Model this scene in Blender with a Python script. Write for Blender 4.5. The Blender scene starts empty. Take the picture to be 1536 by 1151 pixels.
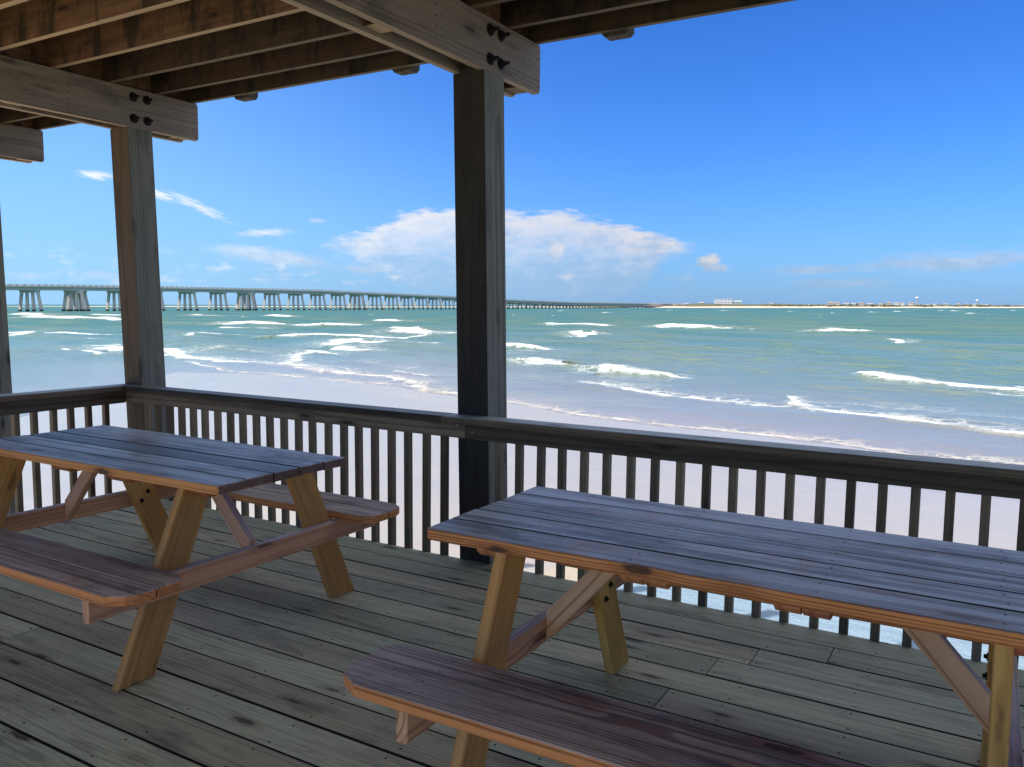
import bpy, math, random
import numpy as np
from mathutils import Vector, Matrix
R = math.radians
random.seed(7); rng = np.random.default_rng(7)
scene = bpy.context.scene

# ---------------------------------------------------------------- camera
F_PX, YAW, PITCH, ROLL, EYE = 1243.53, 0.53491, 0.0960, 0.009467, 1.4531
def cam_matrix():
    Fw = Vector((-math.sin(YAW)*math.cos(PITCH), math.cos(YAW)*math.cos(PITCH), -math.sin(PITCH)))
    Rt = Vector((math.cos(YAW), math.sin(YAW), 0)); Up = Rt.cross(Fw)
    R2 = math.cos(ROLL)*Rt + math.sin(ROLL)*Up; U2 = -math.sin(ROLL)*Rt + math.cos(ROLL)*Up
    m = Matrix((R2, U2, -Fw)).transposed().to_4x4(); m.translation = (0, 0, EYE)
    return m
cam = bpy.data.cameras.new('camera'); cam_o = bpy.data.objects.new('camera', cam)
scene.collection.objects.link(cam_o); cam_o.matrix_world = cam_matrix()
cam.sensor_width = 36; cam.lens = F_PX/1536*36; cam.clip_start = .05; cam.clip_end = 60000
scene.camera = cam_o

# ---------------------------------------------------------------- light
SUN_EL, SUN_AZ = 48.0, 214.0      # azimuth clockwise from +Y: the sun stands high behind the left shoulder
SKY_STRENGTH, SUN_STRENGTH, EXPOSURE = 0.11, 4.6, 0.62
scene.view_settings.view_transform = 'Standard'; scene.view_settings.look = 'None'
scene.view_settings.exposure = EXPOSURE; scene.view_settings.gamma = 1
sd = Vector((math.sin(R(SUN_AZ))*math.cos(R(SUN_EL)), math.cos(R(SUN_AZ))*math.cos(R(SUN_EL)), math.sin(R(SUN_EL))))
sun = bpy.data.lights.new('sun', 'SUN'); sun.energy = SUN_STRENGTH; sun.angle = R(.5); sun.color = (1, .95, .87)
sun_o = bpy.data.objects.new('sun', sun); scene.collection.objects.link(sun_o)
sun_o.rotation_euler = (-sd).to_track_quat('-Z', 'Y').to_euler(); sun_o.location = sd*60
scene.cycles.max_bounces = 8; scene.cycles.diffuse_bounces = 6

class NT:
    """small helper to write node trees"""
    def __init__(s, tree): s.t = tree; s.n = tree.nodes; s.l = tree.links
    def node(s, typ, ins=None, **kw):
        n = s.n.new(typ)
        for k, v in kw.items(): setattr(n, k, v)
        for k, v in (ins or {}).items(): s.put(n, k, v)
        return n
    def put(s, n, k, v):
        i = n.inputs[k]
        if isinstance(v, bpy.types.NodeSocket): s.l.new(v, i)
        else: i.default_value = v
    def m(s, op, a, b=0.0, c=0.0, clamp=False):
        n = s.n.new('ShaderNodeMath'); n.operation = op; n.use_clamp = clamp
        for i, v in enumerate((a, b, c)):
            if i < len(n.inputs): s.put(n, i, v)
        return n.outputs[0]
    def v(s, op, a, b=(0, 0, 0)):
        n = s.n.new('ShaderNodeVectorMath'); n.operation = op
        s.put(n, 0, a)
        if op == 'SCALE': s.put(n, 'Scale', b)
        else: s.put(n, 1, b)
        return n.outputs[0] if op not in ('LENGTH', 'DISTANCE', 'DOT_PRODUCT') else n.outputs['Value']
    def mix(s, f, a, b, mode='MIX'):
        n = s.n.new('ShaderNodeMix'); n.data_type = 'RGBA'; n.blend_type = mode; n.clamp_factor = True
        s.put(n, 0, f)
        for i, v in ((6, a), (7, b)):
            if not isinstance(v, bpy.types.NodeSocket) and len(v) == 3: v = (*v, 1)
            s.put(n, i, v)
        return n.outputs[2]
    def step(s, x, lo, hi):
        n = s.n.new('ShaderNodeMapRange'); n.interpolation_type = 'SMOOTHSTEP'
        s.put(n, 0, x); s.put(n, 1, lo); s.put(n, 2, hi); s.put(n, 3, 0.0); s.put(n, 4, 1.0)
        return n.outputs[0]
    def noise(s, vec, scale, detail=2, rough=.5, dim='3D', dist=0.0):
        n = s.node('ShaderNodeTexNoise', {'Scale': scale, 'Detail': detail, 'Roughness': rough, 'Distortion': dist}, noise_dimensions=dim)
        s.put(n, 'Vector', vec); return n.outputs['Fac']
    def xyz(s, v): n = s.n.new('ShaderNodeSeparateXYZ'); s.put(n, 0, v); return n.outputs
    def comb(s, x, y, z=0.0):
        n = s.n.new('ShaderNodeCombineXYZ'); s.put(n, 0, x); s.put(n, 1, y); s.put(n, 2, z); return n.outputs[0]
    def hsv(s, col, h=.5, sat=1., val=1.): return s.node('ShaderNodeHueSaturation', {'Hue': h, 'Saturation': sat, 'Value': val, 'Color': col}).outputs[0]

# ---------------------------------------------------------------- world: Nishita sky with the clouds of the day and an added fill cloud
world = bpy.data.worlds.new('World'); scene.world = world; world.use_nodes = True
w = NT(world.node_tree); w.n.clear()
sky = w.node('ShaderNodeTexSky', sky_type='NISHITA', sun_disc=False)
sky.sun_elevation = R(SUN_EL); sky.sun_rotation = R(SUN_AZ)
sky.air_density = 1.0; sky.dust_density = 0.25; sky.ozone_density = 2.5
tc = w.node('ShaderNodeTexCoord').outputs['Generated']
dirn = w.v('NORMALIZE', tc)
X_, Y_, Z_ = w.xyz(dirn)
AZ = w.m('MULTIPLY', w.m('ARCTAN2', X_, Y_), 57.2958)
EL = w.m('MULTIPLY', w.m('ARCSINE', Z_), 57.2958)
nv = w.comb(AZ, w.m('MULTIPLY', EL, 1.7), 0.0)
nA = w.noise(nv, .55, 6, .62); nB = w.noise(nv, 1.6, 5, .6); nD = w.noise(w.comb(w.m('MULTIPLY', AZ, .8), w.m('MULTIPLY', w.m('ADD', EL, w.m('MULTIPLY', AZ, .22)), 3.4), 7.0), 1.1, 7, .7); nC = w.noise(w.comb(w.m('MULTIPLY', AZ, .45), w.m('MULTIPLY', EL, 2.2), 3.0), .8, 6, .62)
def curve(x, pts):
    n = w.n.new('ShaderNodeFloatCurve'); c = n.mapping.curves[0]
    for i, (a, b) in enumerate(pts):
        if i < 2: c.points[i].location = (a, b)
        else: c.points.new(a, b)
    for p in c.points: p.handle_type = 'VECTOR'
    n.mapping.update(); w.put(n, 'Value', x); return n.outputs[0]
def ellipse(a0, e0, ra, re, amp, nz, na, rot=0.0, soft=.25):
    c, s_ = math.cos(R(rot)), math.sin(R(rot))
    da = w.m('SUBTRACT', AZ, a0); de = w.m('SUBTRACT', EL, e0)
    u = w.m('DIVIDE', w.m('ADD', w.m('MULTIPLY', da, c), w.m('MULTIPLY', de, s_)), ra)
    v = w.m('DIVIDE', w.m('SUBTRACT', w.m('MULTIPLY', de, c), w.m('MULTIPLY', da, s_)), re)
    d = w.m('SQRT', w.m('ADD', w.m('MULTIPLY', u, u), w.m('MULTIPLY', v, v)))
    d = w.m('ADD', d, w.m('MULTIPLY', w.m('SUBTRACT', nz, .5), na))
    return w.m('MULTIPLY', w.step(d, 1.0, soft), amp)
# anvil of the big thunderhead: top and lower outline as a function of azimuth (-46..-16 degrees)
t01 = w.m('DIVIDE', w.m('ADD', AZ, 46.0), 30.0)
tp = [(-46, 3.0), (-43.4, 3.95), (-42.2, 4.5), (-40.3, 4.85), (-39.6, 5.25), (-38.3, 6.1), (-34.7, 6.5), (-31, 6.35), (-27, 6.35), (-24.5, 5.9), (-22.1, 5.3), (-20, 4.6), (-18.5, 4.0), (-17.6, 3.6), (-16, 3.0)]
bt = [(-46, 4.2), (-43.5, 3.95), (-42.2, 3.3), (-40.5, 2.2), (-38, .8), (-35, 0), (-24, 0), (-21.5, 1.2), (-20, 3.2), (-18.5, 3.8), (-16, 4.2)]
TOP = w.m('MULTIPLY', curve(t01, [((a+46)/30, b/8) for a, b in tp]), 8.0)
BOT = w.m('MULTIPLY', curve(t01, [((a+46)/30, b/8) for a, b in bt]), 8.0)
depth = w.m('SUBTRACT', TOP, EL)
depth = w.m('ADD', depth, w.m('ADD', w.m('MULTIPLY', w.m('SUBTRACT', nC, .5), 2.1), w.m('MULTIPLY', w.m('SUBTRACT', nD, .5), 1.0)))
a_in = w.m('MULTIPLY', w.step(depth, -.05, .62), w.step(w.m('ADD', w.m('SUBTRACT', EL, BOT), w.m('MULTIPLY', w.m('SUBTRACT', nA, .5), 2.2)), -.5, 1.3))
fade = curve(w.m('DIVIDE', depth, 6.5), [(0, .95), (.1, .95), (.24, .74), (.42, .54), (.7, .44), (1, .38)])
anvil = w.m('MULTIPLY', a_in, w.m('MULTIPLY', fade, w.m('ADD', .86, w.m('MULTIPLY', w.step(nA, .35, .62), .14))))
mask = anvil
shade_blobs = None
for args in [(-57.1, 7.5, 1.35, .36, .85, nD, 1.9, -4, .05), (-53.9, 6.75, 2.1, .46, .8, nD, 3.0, -14, .0), (-51.3, 6.0, 2.8, .40, .72, nD, 2.4, -24, .0),
             (-47.2, 4.45, 2.2, .34, .75, nD, 2.1, 4, .0), (-47.0, 2.95, 5.2, .75, .8, nC, 1.5, -7, .1), (-57, 1.5, 1.5, .36, .7, nA, 1.5, 0, .1), (-61, 1.4, 2.2, .3, .5, nC, 1.4, 0, .1),
             (-17.45, 2.9, 1.0, .6, 1.0, nB, 1.9, 8, .4), (-17.1, 2.5, 1.15, .4, .8, nB, 1.8, 0, .3), (-27.7, 3.7, 1.0, 1.0, .9, nB, 1.9, 0, .3), (-22.2, 3.7, 1.9, .55, .85, nB, 1.9, 0, .3), (-28.5, 2.9, 2.6, .6, .6, nB, 1.9, 0, .2), (-25.2, 2.3, 3.6, 1.2, .5, nA, 2.0, 0, .2),
             (-40.5, 2.2, 2.4, .55, .7, nB, 2.0, 0, .2), (-36.5, 2.6, 2.2, .5, .6, nB, 2.0, 0, .2),
             (-11.0, 2.3, 3.4, .5, .62, nC, 1.8, 2, .1), (-3, 2.75, 7.0, .9, .62, nC, 1.9, 3, .1), (-9.5, 1.5, 5, .45, .5, nA, 1.9, 0, .1), (-43.8, 5.35, .8, .2, .35, nB, 1, 0, .1), (2.5, 14.5, 3, .7, .12, nC, 1.4, 5, .1)]:
    mask = w.m('MAXIMUM', mask, ellipse(*args))
# rows of small distant cumulus low over the water on the left, and the pale band along the horizon
rows = w.m('MULTIPLY', w.step(w.m('ADD', w.m('MULTIPLY', nA, .6), w.m('MULTIPLY', nC, .5)), .52, .70), w.m('MULTIPLY', w.step(EL, .5, 1.3), w.step(EL, 3.6, 1.9)))
rows = w.m('MULTIPLY', rows, w.m('MULTIPLY', w.step(AZ, -14, -24), .75))
mask = w.m('MAXIMUM', mask, rows)
mask = w.m('MAXIMUM', mask, w.m('MULTIPLY', w.step(EL, 3.2, -.3), w.m('MULTIPLY', w.step(nC, .40, .70), .12)))
mask = w.m('MULTIPLY', mask, w.step(EL, -1, 0))
lit = w.m('ADD', w.m('MULTIPLY', nC, .55), w.m('ADD', w.m('MULTIPLY', nB, .2), w.m('MULTIPLY', EL, .09)))
ccol = w.mix(w.step(w.m('ADD', lit, w.m('MULTIPLY', w.m('SUBTRACT', nA, .5), .7)), .44, .90), (2.3, 3.05, 4.1), (4.5, 4.45, 4.7))
FILL_CLOUD = (7.4, 7.15, 6.6)
SKY_TINT = (0.25, 0.53, 1.02)
skyc = w.mix(1.0, w.hsv(sky.outputs[0], .5, 1.18, 1.0), SKY_TINT, 'MULTIPLY')
haze_f = w.m('MULTIPLY', w.m('POWER', 2.71828, w.m('MULTIPLY', w.m('MAXIMUM', EL, 0.0), w.m('ADD', -.25, w.m('MULTIPLY', w.step(AZ, -18, -60), .185)))), .88)
left = w.step(AZ, -18, -62)
skyc = w.mix(left, skyc, w.mix(1.0, skyc, (1.75, 1.42, 1.22), 'MULTIPLY'))
skyc = w.mix(haze_f, skyc, w.mix(left, (1.5, 2.62, 4.6), (2.05, 3.9, 6.1)))
ccol = w.mix(left, ccol, w.mix(1.0, ccol, (1.34, 1.4, 1.42), 'MULTIPLY'))
final = w.mix(mask, skyc, ccol)
# bright cloud added out of view above the roof edge, to light the deck
hv = w.v('DIVIDE', dirn, w.comb(w.m('MAXIMUM', Z_, .08), w.m('MAXIMUM', Z_, .08), w.m('MAXIMUM', Z_, .08)))
hn = w.noise(hv, .9, 6, .6)
hm = w.m('MULTIPLY', w.step(hn, .36, .56), w.step(EL, 19, 27))
final = w.mix(w.m('MULTIPLY', hm, .95), final, FILL_CLOUD)
bg = w.node('ShaderNodeBackground', {'Color': final, 'Strength': SKY_STRENGTH})
w.l.new(bg.outputs[0], w.node('ShaderNodeOutputWorld').inputs[0])

# ---------------------------------------------------------------- materials
def new_mat(name):
    m = bpy.data.materials.new(name); m.use_nodes = True; t = NT(m.node_tree); t.n.clear()
    out = t.node('ShaderNodeOutputMaterial'); b = t.node('ShaderNodeBsdfPrincipled'); t.l.new(b.outputs[0], out.inputs[0])
    return m, t, b
def wood(name, light, dark, top=None, top_dark=None, ring=.010, ring_amt=.55, stain=.35, stain_col=(.035, .03, .028), tone=.25, rough=.72, top_rough=.5,
         blotch=0., blotch_col=(.03, .04, .025), knots=1.0, top_stain=.0, fib=.25, wander=.11, bottom=None, edge=None, wx=.4, halo_amt=.010, alt=None):
    """gc: board coordinates in metres (x along the grain, measured from a pith line), rnd: one random number per board"""
    m, t, b = new_mat(name)
    gc = t.node('ShaderNodeAttribute', attribute_name='gc').outputs['Vector']
    rnd = t.node('ShaderNodeAttribute', attribute_name='rnd').outputs['Fac']
    x, y, z = t.xyz(gc)
    # knots: sparse cells stretched along the grain
    kv = t.comb(t.m('MULTIPLY', x, 2.3), t.m('MULTIPLY', y, 9.0), t.m('MULTIPLY', z, 9.0))
    vor = t.node('ShaderNodeTexVoronoi', {'Scale': 1.0, 'Randomness': 1.0}, feature='F1'); t.put(vor, 'Vector', kv)
    kd = vor.outputs['Distance']
    kn = t.noise(t.comb(t.m('MULTIPLY', x, 22.0), t.m('MULTIPLY', y, 55.0), t.m('MULTIPLY', z, 55.0)), 1.0, 3, .65)
    kd2 = t.m('ADD', kd, t.m('MULTIPLY', t.m('SUBTRACT', kn, .5), .16))
    knot = t.m('MULTIPLY', t.step(kd2, .15, .08), knots)
    halo = t.m('MULTIPLY', t.step(kd, .38, .03), halo_amt*knots)
    # growth rings round a wandering pith
    lo = t.noise(t.comb(t.m('MULTIPLY', x, wx), t.m('MULTIPLY', y, 3.5), t.m('MULTIPLY', z, 3.5)), 1.0, 1.5, .5)
    lo2 = t.noise(t.comb(t.m('MULTIPLY', x, wx*1.2), t.m('MULTIPLY', y, 3.), t.m('ADD', t.m('MULTIPLY', z, 3.), 9.)), 1.0, 1.5, .5)
    yy = t.m('ADD', y, t.m('MULTIPLY', t.m('SUBTRACT', lo, .5), wander)); zz = t.m('ADD', z, t.m('MULTIPLY', t.m('SUBTRACT', lo2, .5), wander))
    r = t.m('SQRT', t.m('ADD', t.m('MULTIPLY', yy, yy), t.m('MULTIPLY', zz, zz)))
    r = t.m('ADD', r, halo)
    rn = t.node('ShaderNodeTexNoise', {'W': t.m('ADD', t.m('DIVIDE', r, ring), t.m('MULTIPLY', rnd, 40.0)), 'Scale': .8, 'Detail': 2.5, 'Roughness': .62}, noise_dimensions='1D').outputs['Fac']
    late = t.step(rn, .46, .66)
    fv = t.comb(t.m('MULTIPLY', x, 5.0), t.m('MULTIPLY', y, 190.0), t.m('MULTIPLY', z, 190.0))
    fiber = t.noise(fv, 1.0, 3, .6)
    mid = t.noise(t.comb(t.m('MULTIPLY', x, 1.6), t.m('MULTIPLY', y, 26.0), t.m('MULTIPLY', z, 26.0)), 1.0, 4, .6)
    big = t.noise(t.comb(t.m('MULTIPLY', x, 2.2), t.m('MULTIPLY', y, 7.0), t.m('MULTIPLY', z, 7.0)), 1.0, 5, .65)
    amt = t.m('ADD', t.m('MULTIPLY', late, ring_amt), t.m('ADD', t.m('MULTIPLY', t.m('SUBTRACT', fiber, .5), fib*2), t.m('MULTIPLY', t.m('SUBTRACT', mid, .5), 1.0)))
    col = t.mix(t.m('ADD', amt, .12, clamp=True), light, dark)
    if alt:         # some boards have weathered brown, others green
        pick = t.m('FRACT', t.m('MULTIPLY', rnd, 5.37))
        patch = t.noise(t.comb(t.m('MULTIPLY', x, .7), t.m('MULTIPLY', y, 2.0), t.m('MULTIPLY', z, 2.0)), 1.0, 3, .6)
        col = t.mix(t.m('MULTIPLY', t.step(t.m('ADD', t.m('MULTIPLY', pick, .6), t.m('MULTIPLY', patch, .7)),   .45, .95), .5), col, t.mix(t.m('ADD', amt, .1, clamp=True), alt, tuple(.45*c for c in alt)))
    st = t.m('MULTIPLY', t.step(big, .50, .72), stain)
    if top:
        nz = t.xyz(t.node('ShaderNodeNewGeometry').outputs['Normal'])[2]
        up = t.step(nz, .5, .8)
        tcol = t.mix(t.m('ADD', t.m('ADD', t.m('MULTIPLY', amt, .9), t.m('MULTIPLY', t.m('SUBTRACT', mid, .5), .9)), .2, clamp=True), top, top_dark)
        # greyed patches where the silvery skin has worn through to brown
        wear = t.step(t.noise(t.comb(t.m('MULTIPLY', x, 3.0), t.m('MULTIPLY', y, 22.0), z), 1.0, 5, .7), .54, .70)
        tcol = t.mix(t.m('MULTIPLY', wear, .45), tcol, (*[.55*c for c in light],))
        col = t.mix(up, col, tcol)
        st = t.m('ADD', t.m('MULTIPLY', st, t.m('SUBTRACT', 1.0, up)), t.m('MULTIPLY', up, t.m('MULTIPLY', t.step(big, .47, .68), top_stain)))
    col = t.mix(st, col, stain_col)
    if blotch:
        # damp and mould running down the face
        bl = t.noise(t.comb(t.m('MULTIPLY', x, 5.0), t.m('MULTIPLY', y, 2.0), t.m('MULTIPLY', z, 2.0)), 1.0, 5, .7)
        col = t.mix(t.m('MULTIPLY', t.step(bl, .46, .62), blotch), col, blotch_col)
    if bottom:      # the narrow undersides stay cleaner than the mouldy faces
        gz = t.xyz(t.node('ShaderNodeNewGeometry').outputs['Normal'])[2]
        col = t.mix(t.step(gz, -.6, -.8), col, t.mix(t.m('ADD', amt, .1, clamp=True), bottom, tuple(.6*c for c in bottom)))
    if edge:        # board sides near black: the shade of the gaps put into the colour
        gz = t.xyz(t.node('ShaderNodeNewGeometry').outputs['Normal'])[2]
        col = t.mix(t.step(gz, .85, .5), col, edge)
    col = t.mix(t.m('MULTIPLY', t.step(kd2, .30, .13), .45*min(knots, 1)), col, tuple(.35*c for c in (light[0], light[1]*.8, light[2]*.7)))
    col = t.mix(t.m('MULTIPLY', knot, .8), col, (.026, .017, .012))
    val = t.m('ADD', 1.0-tone*.5, t.m('MULTIPLY', rnd, tone))
    hue = t.m('ADD', .49, t.m('MULTIPLY', t.m('FRACT', t.m('MULTIPLY', rnd, 7.3)), .02))
    col = t.node('ShaderNodeHueSaturation', {'Hue': hue, 'Saturation': 1.0, 'Value': val, 'Color': col}).outputs[0]
    t.put(b, 'Base Color', col)
    if top: t.put(b, 'Roughness', t.m('ADD', rough, t.m('MULTIPLY', t.xyz(t.node('ShaderNodeNewGeometry').outputs['Normal'])[2], 0.0)))
    if top:
        rr = t.m('ADD', t.m('MULTIPLY', up, top_rough-rough), t.m('ADD', rough, t.m('MULTIPLY', t.m('SUBTRACT', mid, .5), .25)))
        t.put(b, 'Roughness', rr)
    else: b.inputs['Roughness'].default_value = rough
    b.inputs['Specular IOR Level'].default_value = .35
    h = t.m('ADD', t.m('MULTIPLY', late, -.5), t.m('ADD', t.m('MULTIPLY', fiber, .8), t.m('MULTIPLY', knot, -1.2)))
    bp = t.node('ShaderNodeBump', {'Strength': .35, 'Distance': .0012, 'Height': h})
    t.l.new(bp.outputs[0], b.inputs['Normal'])
    return m
def plain(name, col, rough=.6, metal=0., var=.15, scale=3.):
    m, t, b = new_mat(name)
    o = t.node('ShaderNodeTexCoord').outputs['Object']
    n = t.noise(o, scale, 4, .6)
    c = t.mix(n, tuple(max(0, k*(1-var)) for k in col), tuple(k*(1+var) for k in col))
    t.put(b, 'Base Color', c); b.inputs['Roughness'].default_value = rough; b.inputs['Metallic'].default_value = metal
    return m
M = {}
M['deck'] = wood('deck_wood', (.55, .60, .43), (.20, .21, .145), ring=.010, ring_amt=.38, stain=.6, stain_col=(.15, .125, .10), tone=.5, rough=.62, knots=1.0, edge=(.022, .018, .014), fib=.5, wx=.8, alt=(.52, .43, .30))
M['table_side'] = wood('table_plank_wood', (.74, .28, .09), (.28, .085, .026), top=(.56, .61, .655), top_dark=(.13, .135, .15), ring=.0045, ring_amt=.8, halo_amt=.004, stain=.15, tone=.7, top_stain=.75, top_rough=.42, stain_col=(.06, .052, .06), wander=.010, fib=.4)
M['bench'] = wood('bench_plank_wood', (.78, .31, .10), (.30, .095, .03), top=(.58, .49, .42), top_dark=(.17, .125, .10), ring=.005, ring_amt=.75, stain=.15, tone=.5, halo_amt=.005, top_stain=.6, top_rough=.5, stain_col=(.07, .05, .05), wander=.012, fib=.4)
M['leg'] = wood('table_leg_wood', (.66, .36, .10), (.38, .185, .042), ring=.012, ring_amt=.4, stain=.25, tone=.25, knots=.6, wander=.03, stain_col=(.16, .085, .03))
M['brace'] = wood('table_brace_wood', (.82, .45, .24), (.42, .18, .08), top=(.60, .56, .60), top_dark=(.34, .31, .34), ring=.009, ring_amt=.8, stain=.1, tone=.3, knots=.8, wander=.016)
M['beam'] = wood('beam_wood', (.28, .232, .175), (.13, .10, .072), ring=.010, ring_amt=.5, stain=.6, stain_col=(.05, .038, .03), tone=.2, knots=.8, wander=.06, bottom=(.45, .34, .23))
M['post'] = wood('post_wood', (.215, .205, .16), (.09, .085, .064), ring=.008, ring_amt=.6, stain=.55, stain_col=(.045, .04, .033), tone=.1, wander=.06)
M['post_dark'] = wood('shaded_post_wood', (.030, .024, .018), (.014, .011, .009), ring=.008, ring_amt=.6, stain=.5, stain_col=(.008, .007, .006), tone=.1, wander=.06)  # inner face of the middle post: its shade put into the colour
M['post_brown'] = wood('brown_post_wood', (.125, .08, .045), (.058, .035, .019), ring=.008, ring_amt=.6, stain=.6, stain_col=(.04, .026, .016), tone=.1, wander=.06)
M['rail'] = wood('rail_wood', (.25, .175, .105), (.10, .066, .037), top=(.60, .67, .64), top_dark=(.36, .40, .38), ring=.010, ring_amt=.7, stain=.3, tone=1.4, wander=.06)
M['baluster'] = wood('baluster_wood', (.235, .17, .10), (.11, .077, .045), ring=.010, ring_amt=.5, stain=.3, tone=.8, knots=.4, wander=.05)
M['joist'] = wood('joist_wood', (.17, .09, .041), (.078, .038, .016), ring=.012, ring_amt=.45, stain=.5, stain_col=(.035, .021, .012), tone=1.2, blotch=.85, blotch_col=(.018, .014, .008), fib=.2, wander=.06, bottom=(.42, .29, .165))
M['joist_dark'] = wood('dark_rail_post_wood', (.085, .07, .055), (.04, .03, .024), stain=.5, knots=.3)
M['joist_shaded'] = wood('shaded_joist_wood', (.075, .044, .022), (.034, .018, .009), ring=.012, ring_amt=.45, stain=.5, stain_col=(.02, .013, .008), tone=.4, blotch=.9, blotch_col=(.010, .008, .005), fib=.2, wander=.06, bottom=(.17, .125, .07))  # outer joists and rim: their shade put into a darker wood colour
M['cleat'] = wood('cleat_wood', (.52, .20, .08), (.26, .08, .03), ring=.02, ring_amt=.5, stain=.1, knots=.2, wander=.01)
M['table_end'] = wood('weathered_end_grain', (.22, .12, .085), (.09, .05, .04), ring=.006, stain=.3, knots=.0)
M['gap_shade'] = plain('shade_in_board_gaps', (.022, .015, .013), .9)  # shade between the planks, painted on their facing sides
M['iron'] = plain('rusty_iron', (.018, .014, .012), .7, .6)
M['nail'] = plain('nail_heads', (.02, .018, .018), .6, .5)
M['screw'] = plain('bright_screws', (.55, .55, .56), .35, .9)
M['hole'] = plain('dark_stain', (.02, .018, .016), .8)

# ---------------------------------------------------------------- mesh helpers
def V(*a): return Vector(a)
def inset(poly, c, n):
    out = []; k = len(poly)
    for i in range(k):
        a, b, d = poly[i-1], poly[i], poly[(i+1) % k]
        e1 = (b-a).normalized(); e2 = (d-b).normalized()
        n1 = n.cross(e1); n2 = n.cross(e2); s = 1+n1.dot(n2)
        out.append(b+(n1+n2)*(c/max(s, .2)))
    return out
class MB:
    def __init__(s): s.v = []; s.f = []; s.g = []; s.r = []; s.m = []
    def prism(s, poly, ext, gx=None, mat=0, ch=.003, rnd=None, pith=None):
        poly = [Vector(p) for p in poly]; ext = Vector(ext)
        n = Vector((0, 0, 0))
        for i in range(len(poly)): n += poly[i-1].cross(poly[i])
        n.normalize()
        if n.dot(ext) < 0: poly.reverse(); n = -n
        gx = Vector(gx).normalized() if gx is not None else ext.normalized()
        gy = n if abs(n.dot(gx)) < .7 else (poly[1]-poly[0]).normalized()
        gy = (gy-gx*gy.dot(gx)).normalized(); gz = gx.cross(gy)
        r = random.random() if rnd is None else rnd
        if pith is None: pith = (random.choice((-1, 1))*random.uniform(.02, .10), random.uniform(-.05, .05))
        off = Vector((random.uniform(0, 60), pith[0], pith[1]))
        c0 = sum(poly, Vector((0, 0, 0)))/len(poly)+ext/2
        L = ext.length; u = ext/L; b = len(s.v); k = len(poly)
        if ch:
            ins = inset(poly, ch, n); rings = [ins, [p+u*ch for p in poly], [p+ext-u*ch for p in poly], [p+ext for p in ins]]
        else: rings = [poly, [p+ext for p in poly]]
        for rg in rings:
            for p in rg:
                s.v.append(tuple(p)); d = p-c0
                s.g.append((d.dot(gx)+off.x, d.dot(gy)+off.y, d.dot(gz)+off.z)); s.r.append(r)
        s.f.append([b+i for i in reversed(range(k))]); s.m.append(mat)
        for j in range(len(rings)-1):
            for i in range(k):
                a = b+j*k+i; a2 = b+j*k+(i+1) % k
                s.f.append([a, a2, a2+k, a+k]); s.m.append(mat)
        e = b+(len(rings)-1)*k
        s.f.append([e+i for i in range(k)]); s.m.append(mat)
        return s
    def box(s, x0, x1, y0, y1, z0, z1, axis='x', mat=0, ch=.003, **k):
        if axis == 'x': return s.prism([V(x0, y0, z0), V(x0, y1, z0), V(x0, y1, z1), V(x0, y0, z1)], V(x1-x0, 0, 0), mat=mat, ch=ch, **k)
        if axis == 'y': return s.prism([V(x0, y0, z0), V(x1, y0, z0), V(x1, y0, z1), V(x0, y0, z1)], V(0, y1-y0, 0), mat=mat, ch=ch, **k)
        return s.prism([V(x0, y0, z0), V(x1, y0, z0), V(x1, y1, z0), V(x0, y1, z0)], V(0, 0, z1-z0), mat=mat, ch=ch, **k)
    def disc(s, c, n, r, h, k=6, mat=0):
        """short cylinder standing on point c along n"""
        c = Vector(c); n = Vector(n).normalized(); a = n.orthogonal().normalized(); b_ = n.cross(a); a0 = random.random()
        return s.prism([c+a*r*math.cos(a0+2*math.pi*i/k)+b_*r*math.sin(a0+2*math.pi*i/k) for i in range(k)], n*h, mat=mat, ch=0)
    def build(s, name, mats, parent=None, org=(0, 0, 0), smooth=False):
        me = bpy.data.meshes.new(name); o = Vector(org)
        me.from_pydata([tuple(Vector(p)-o) for p in s.v], [], s.f)
        for m in (mats if isinstance(mats, (list, tuple)) else [mats]): me.materials.append(m)
        me.polygons.foreach_set('material_index', s.m)
        a = me.attributes.new('gc', 'FLOAT_VECTOR', 'POINT'); a.data.foreach_set('vector', np.array(s.g, dtype=np.float32).ravel())
        a = me.attributes.new('rnd', 'FLOAT', 'POINT'); a.data.foreach_set('value', np.array(s.r, dtype=np.float32))
        me.update()
        ob = bpy.data.objects.new(name, me); scene.collection.objects.link(ob)
        if parent: ob.parent = parent
        return ob
def tag(o, label=None, cat=None, group=None, kind=None):
    for k, v in (('label', label), ('category', cat), ('group', group), ('kind', kind)):
        if v: o[k] = v
    return o
def thing(name, loc=(0, 0, 0), rz=0., **k):
    o = bpy.data.objects.new(name, None); scene.collection.objects.link(o); o.location = loc; o.rotation_euler = (0, 0, rz)
    return tag(o, **k)

# ---------------------------------------------------------------- measures of the deck (metres, deck top at z = 0)
YR, XC = 3.7928, -5.5692            # inner faces of the front and the side railing
BEAM_B, BEAM_T, BEAM_E = 2.6956, 2.9771, 4.449
ROOF_B = BEAM_T                     # underside of the joists of the floor above

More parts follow.
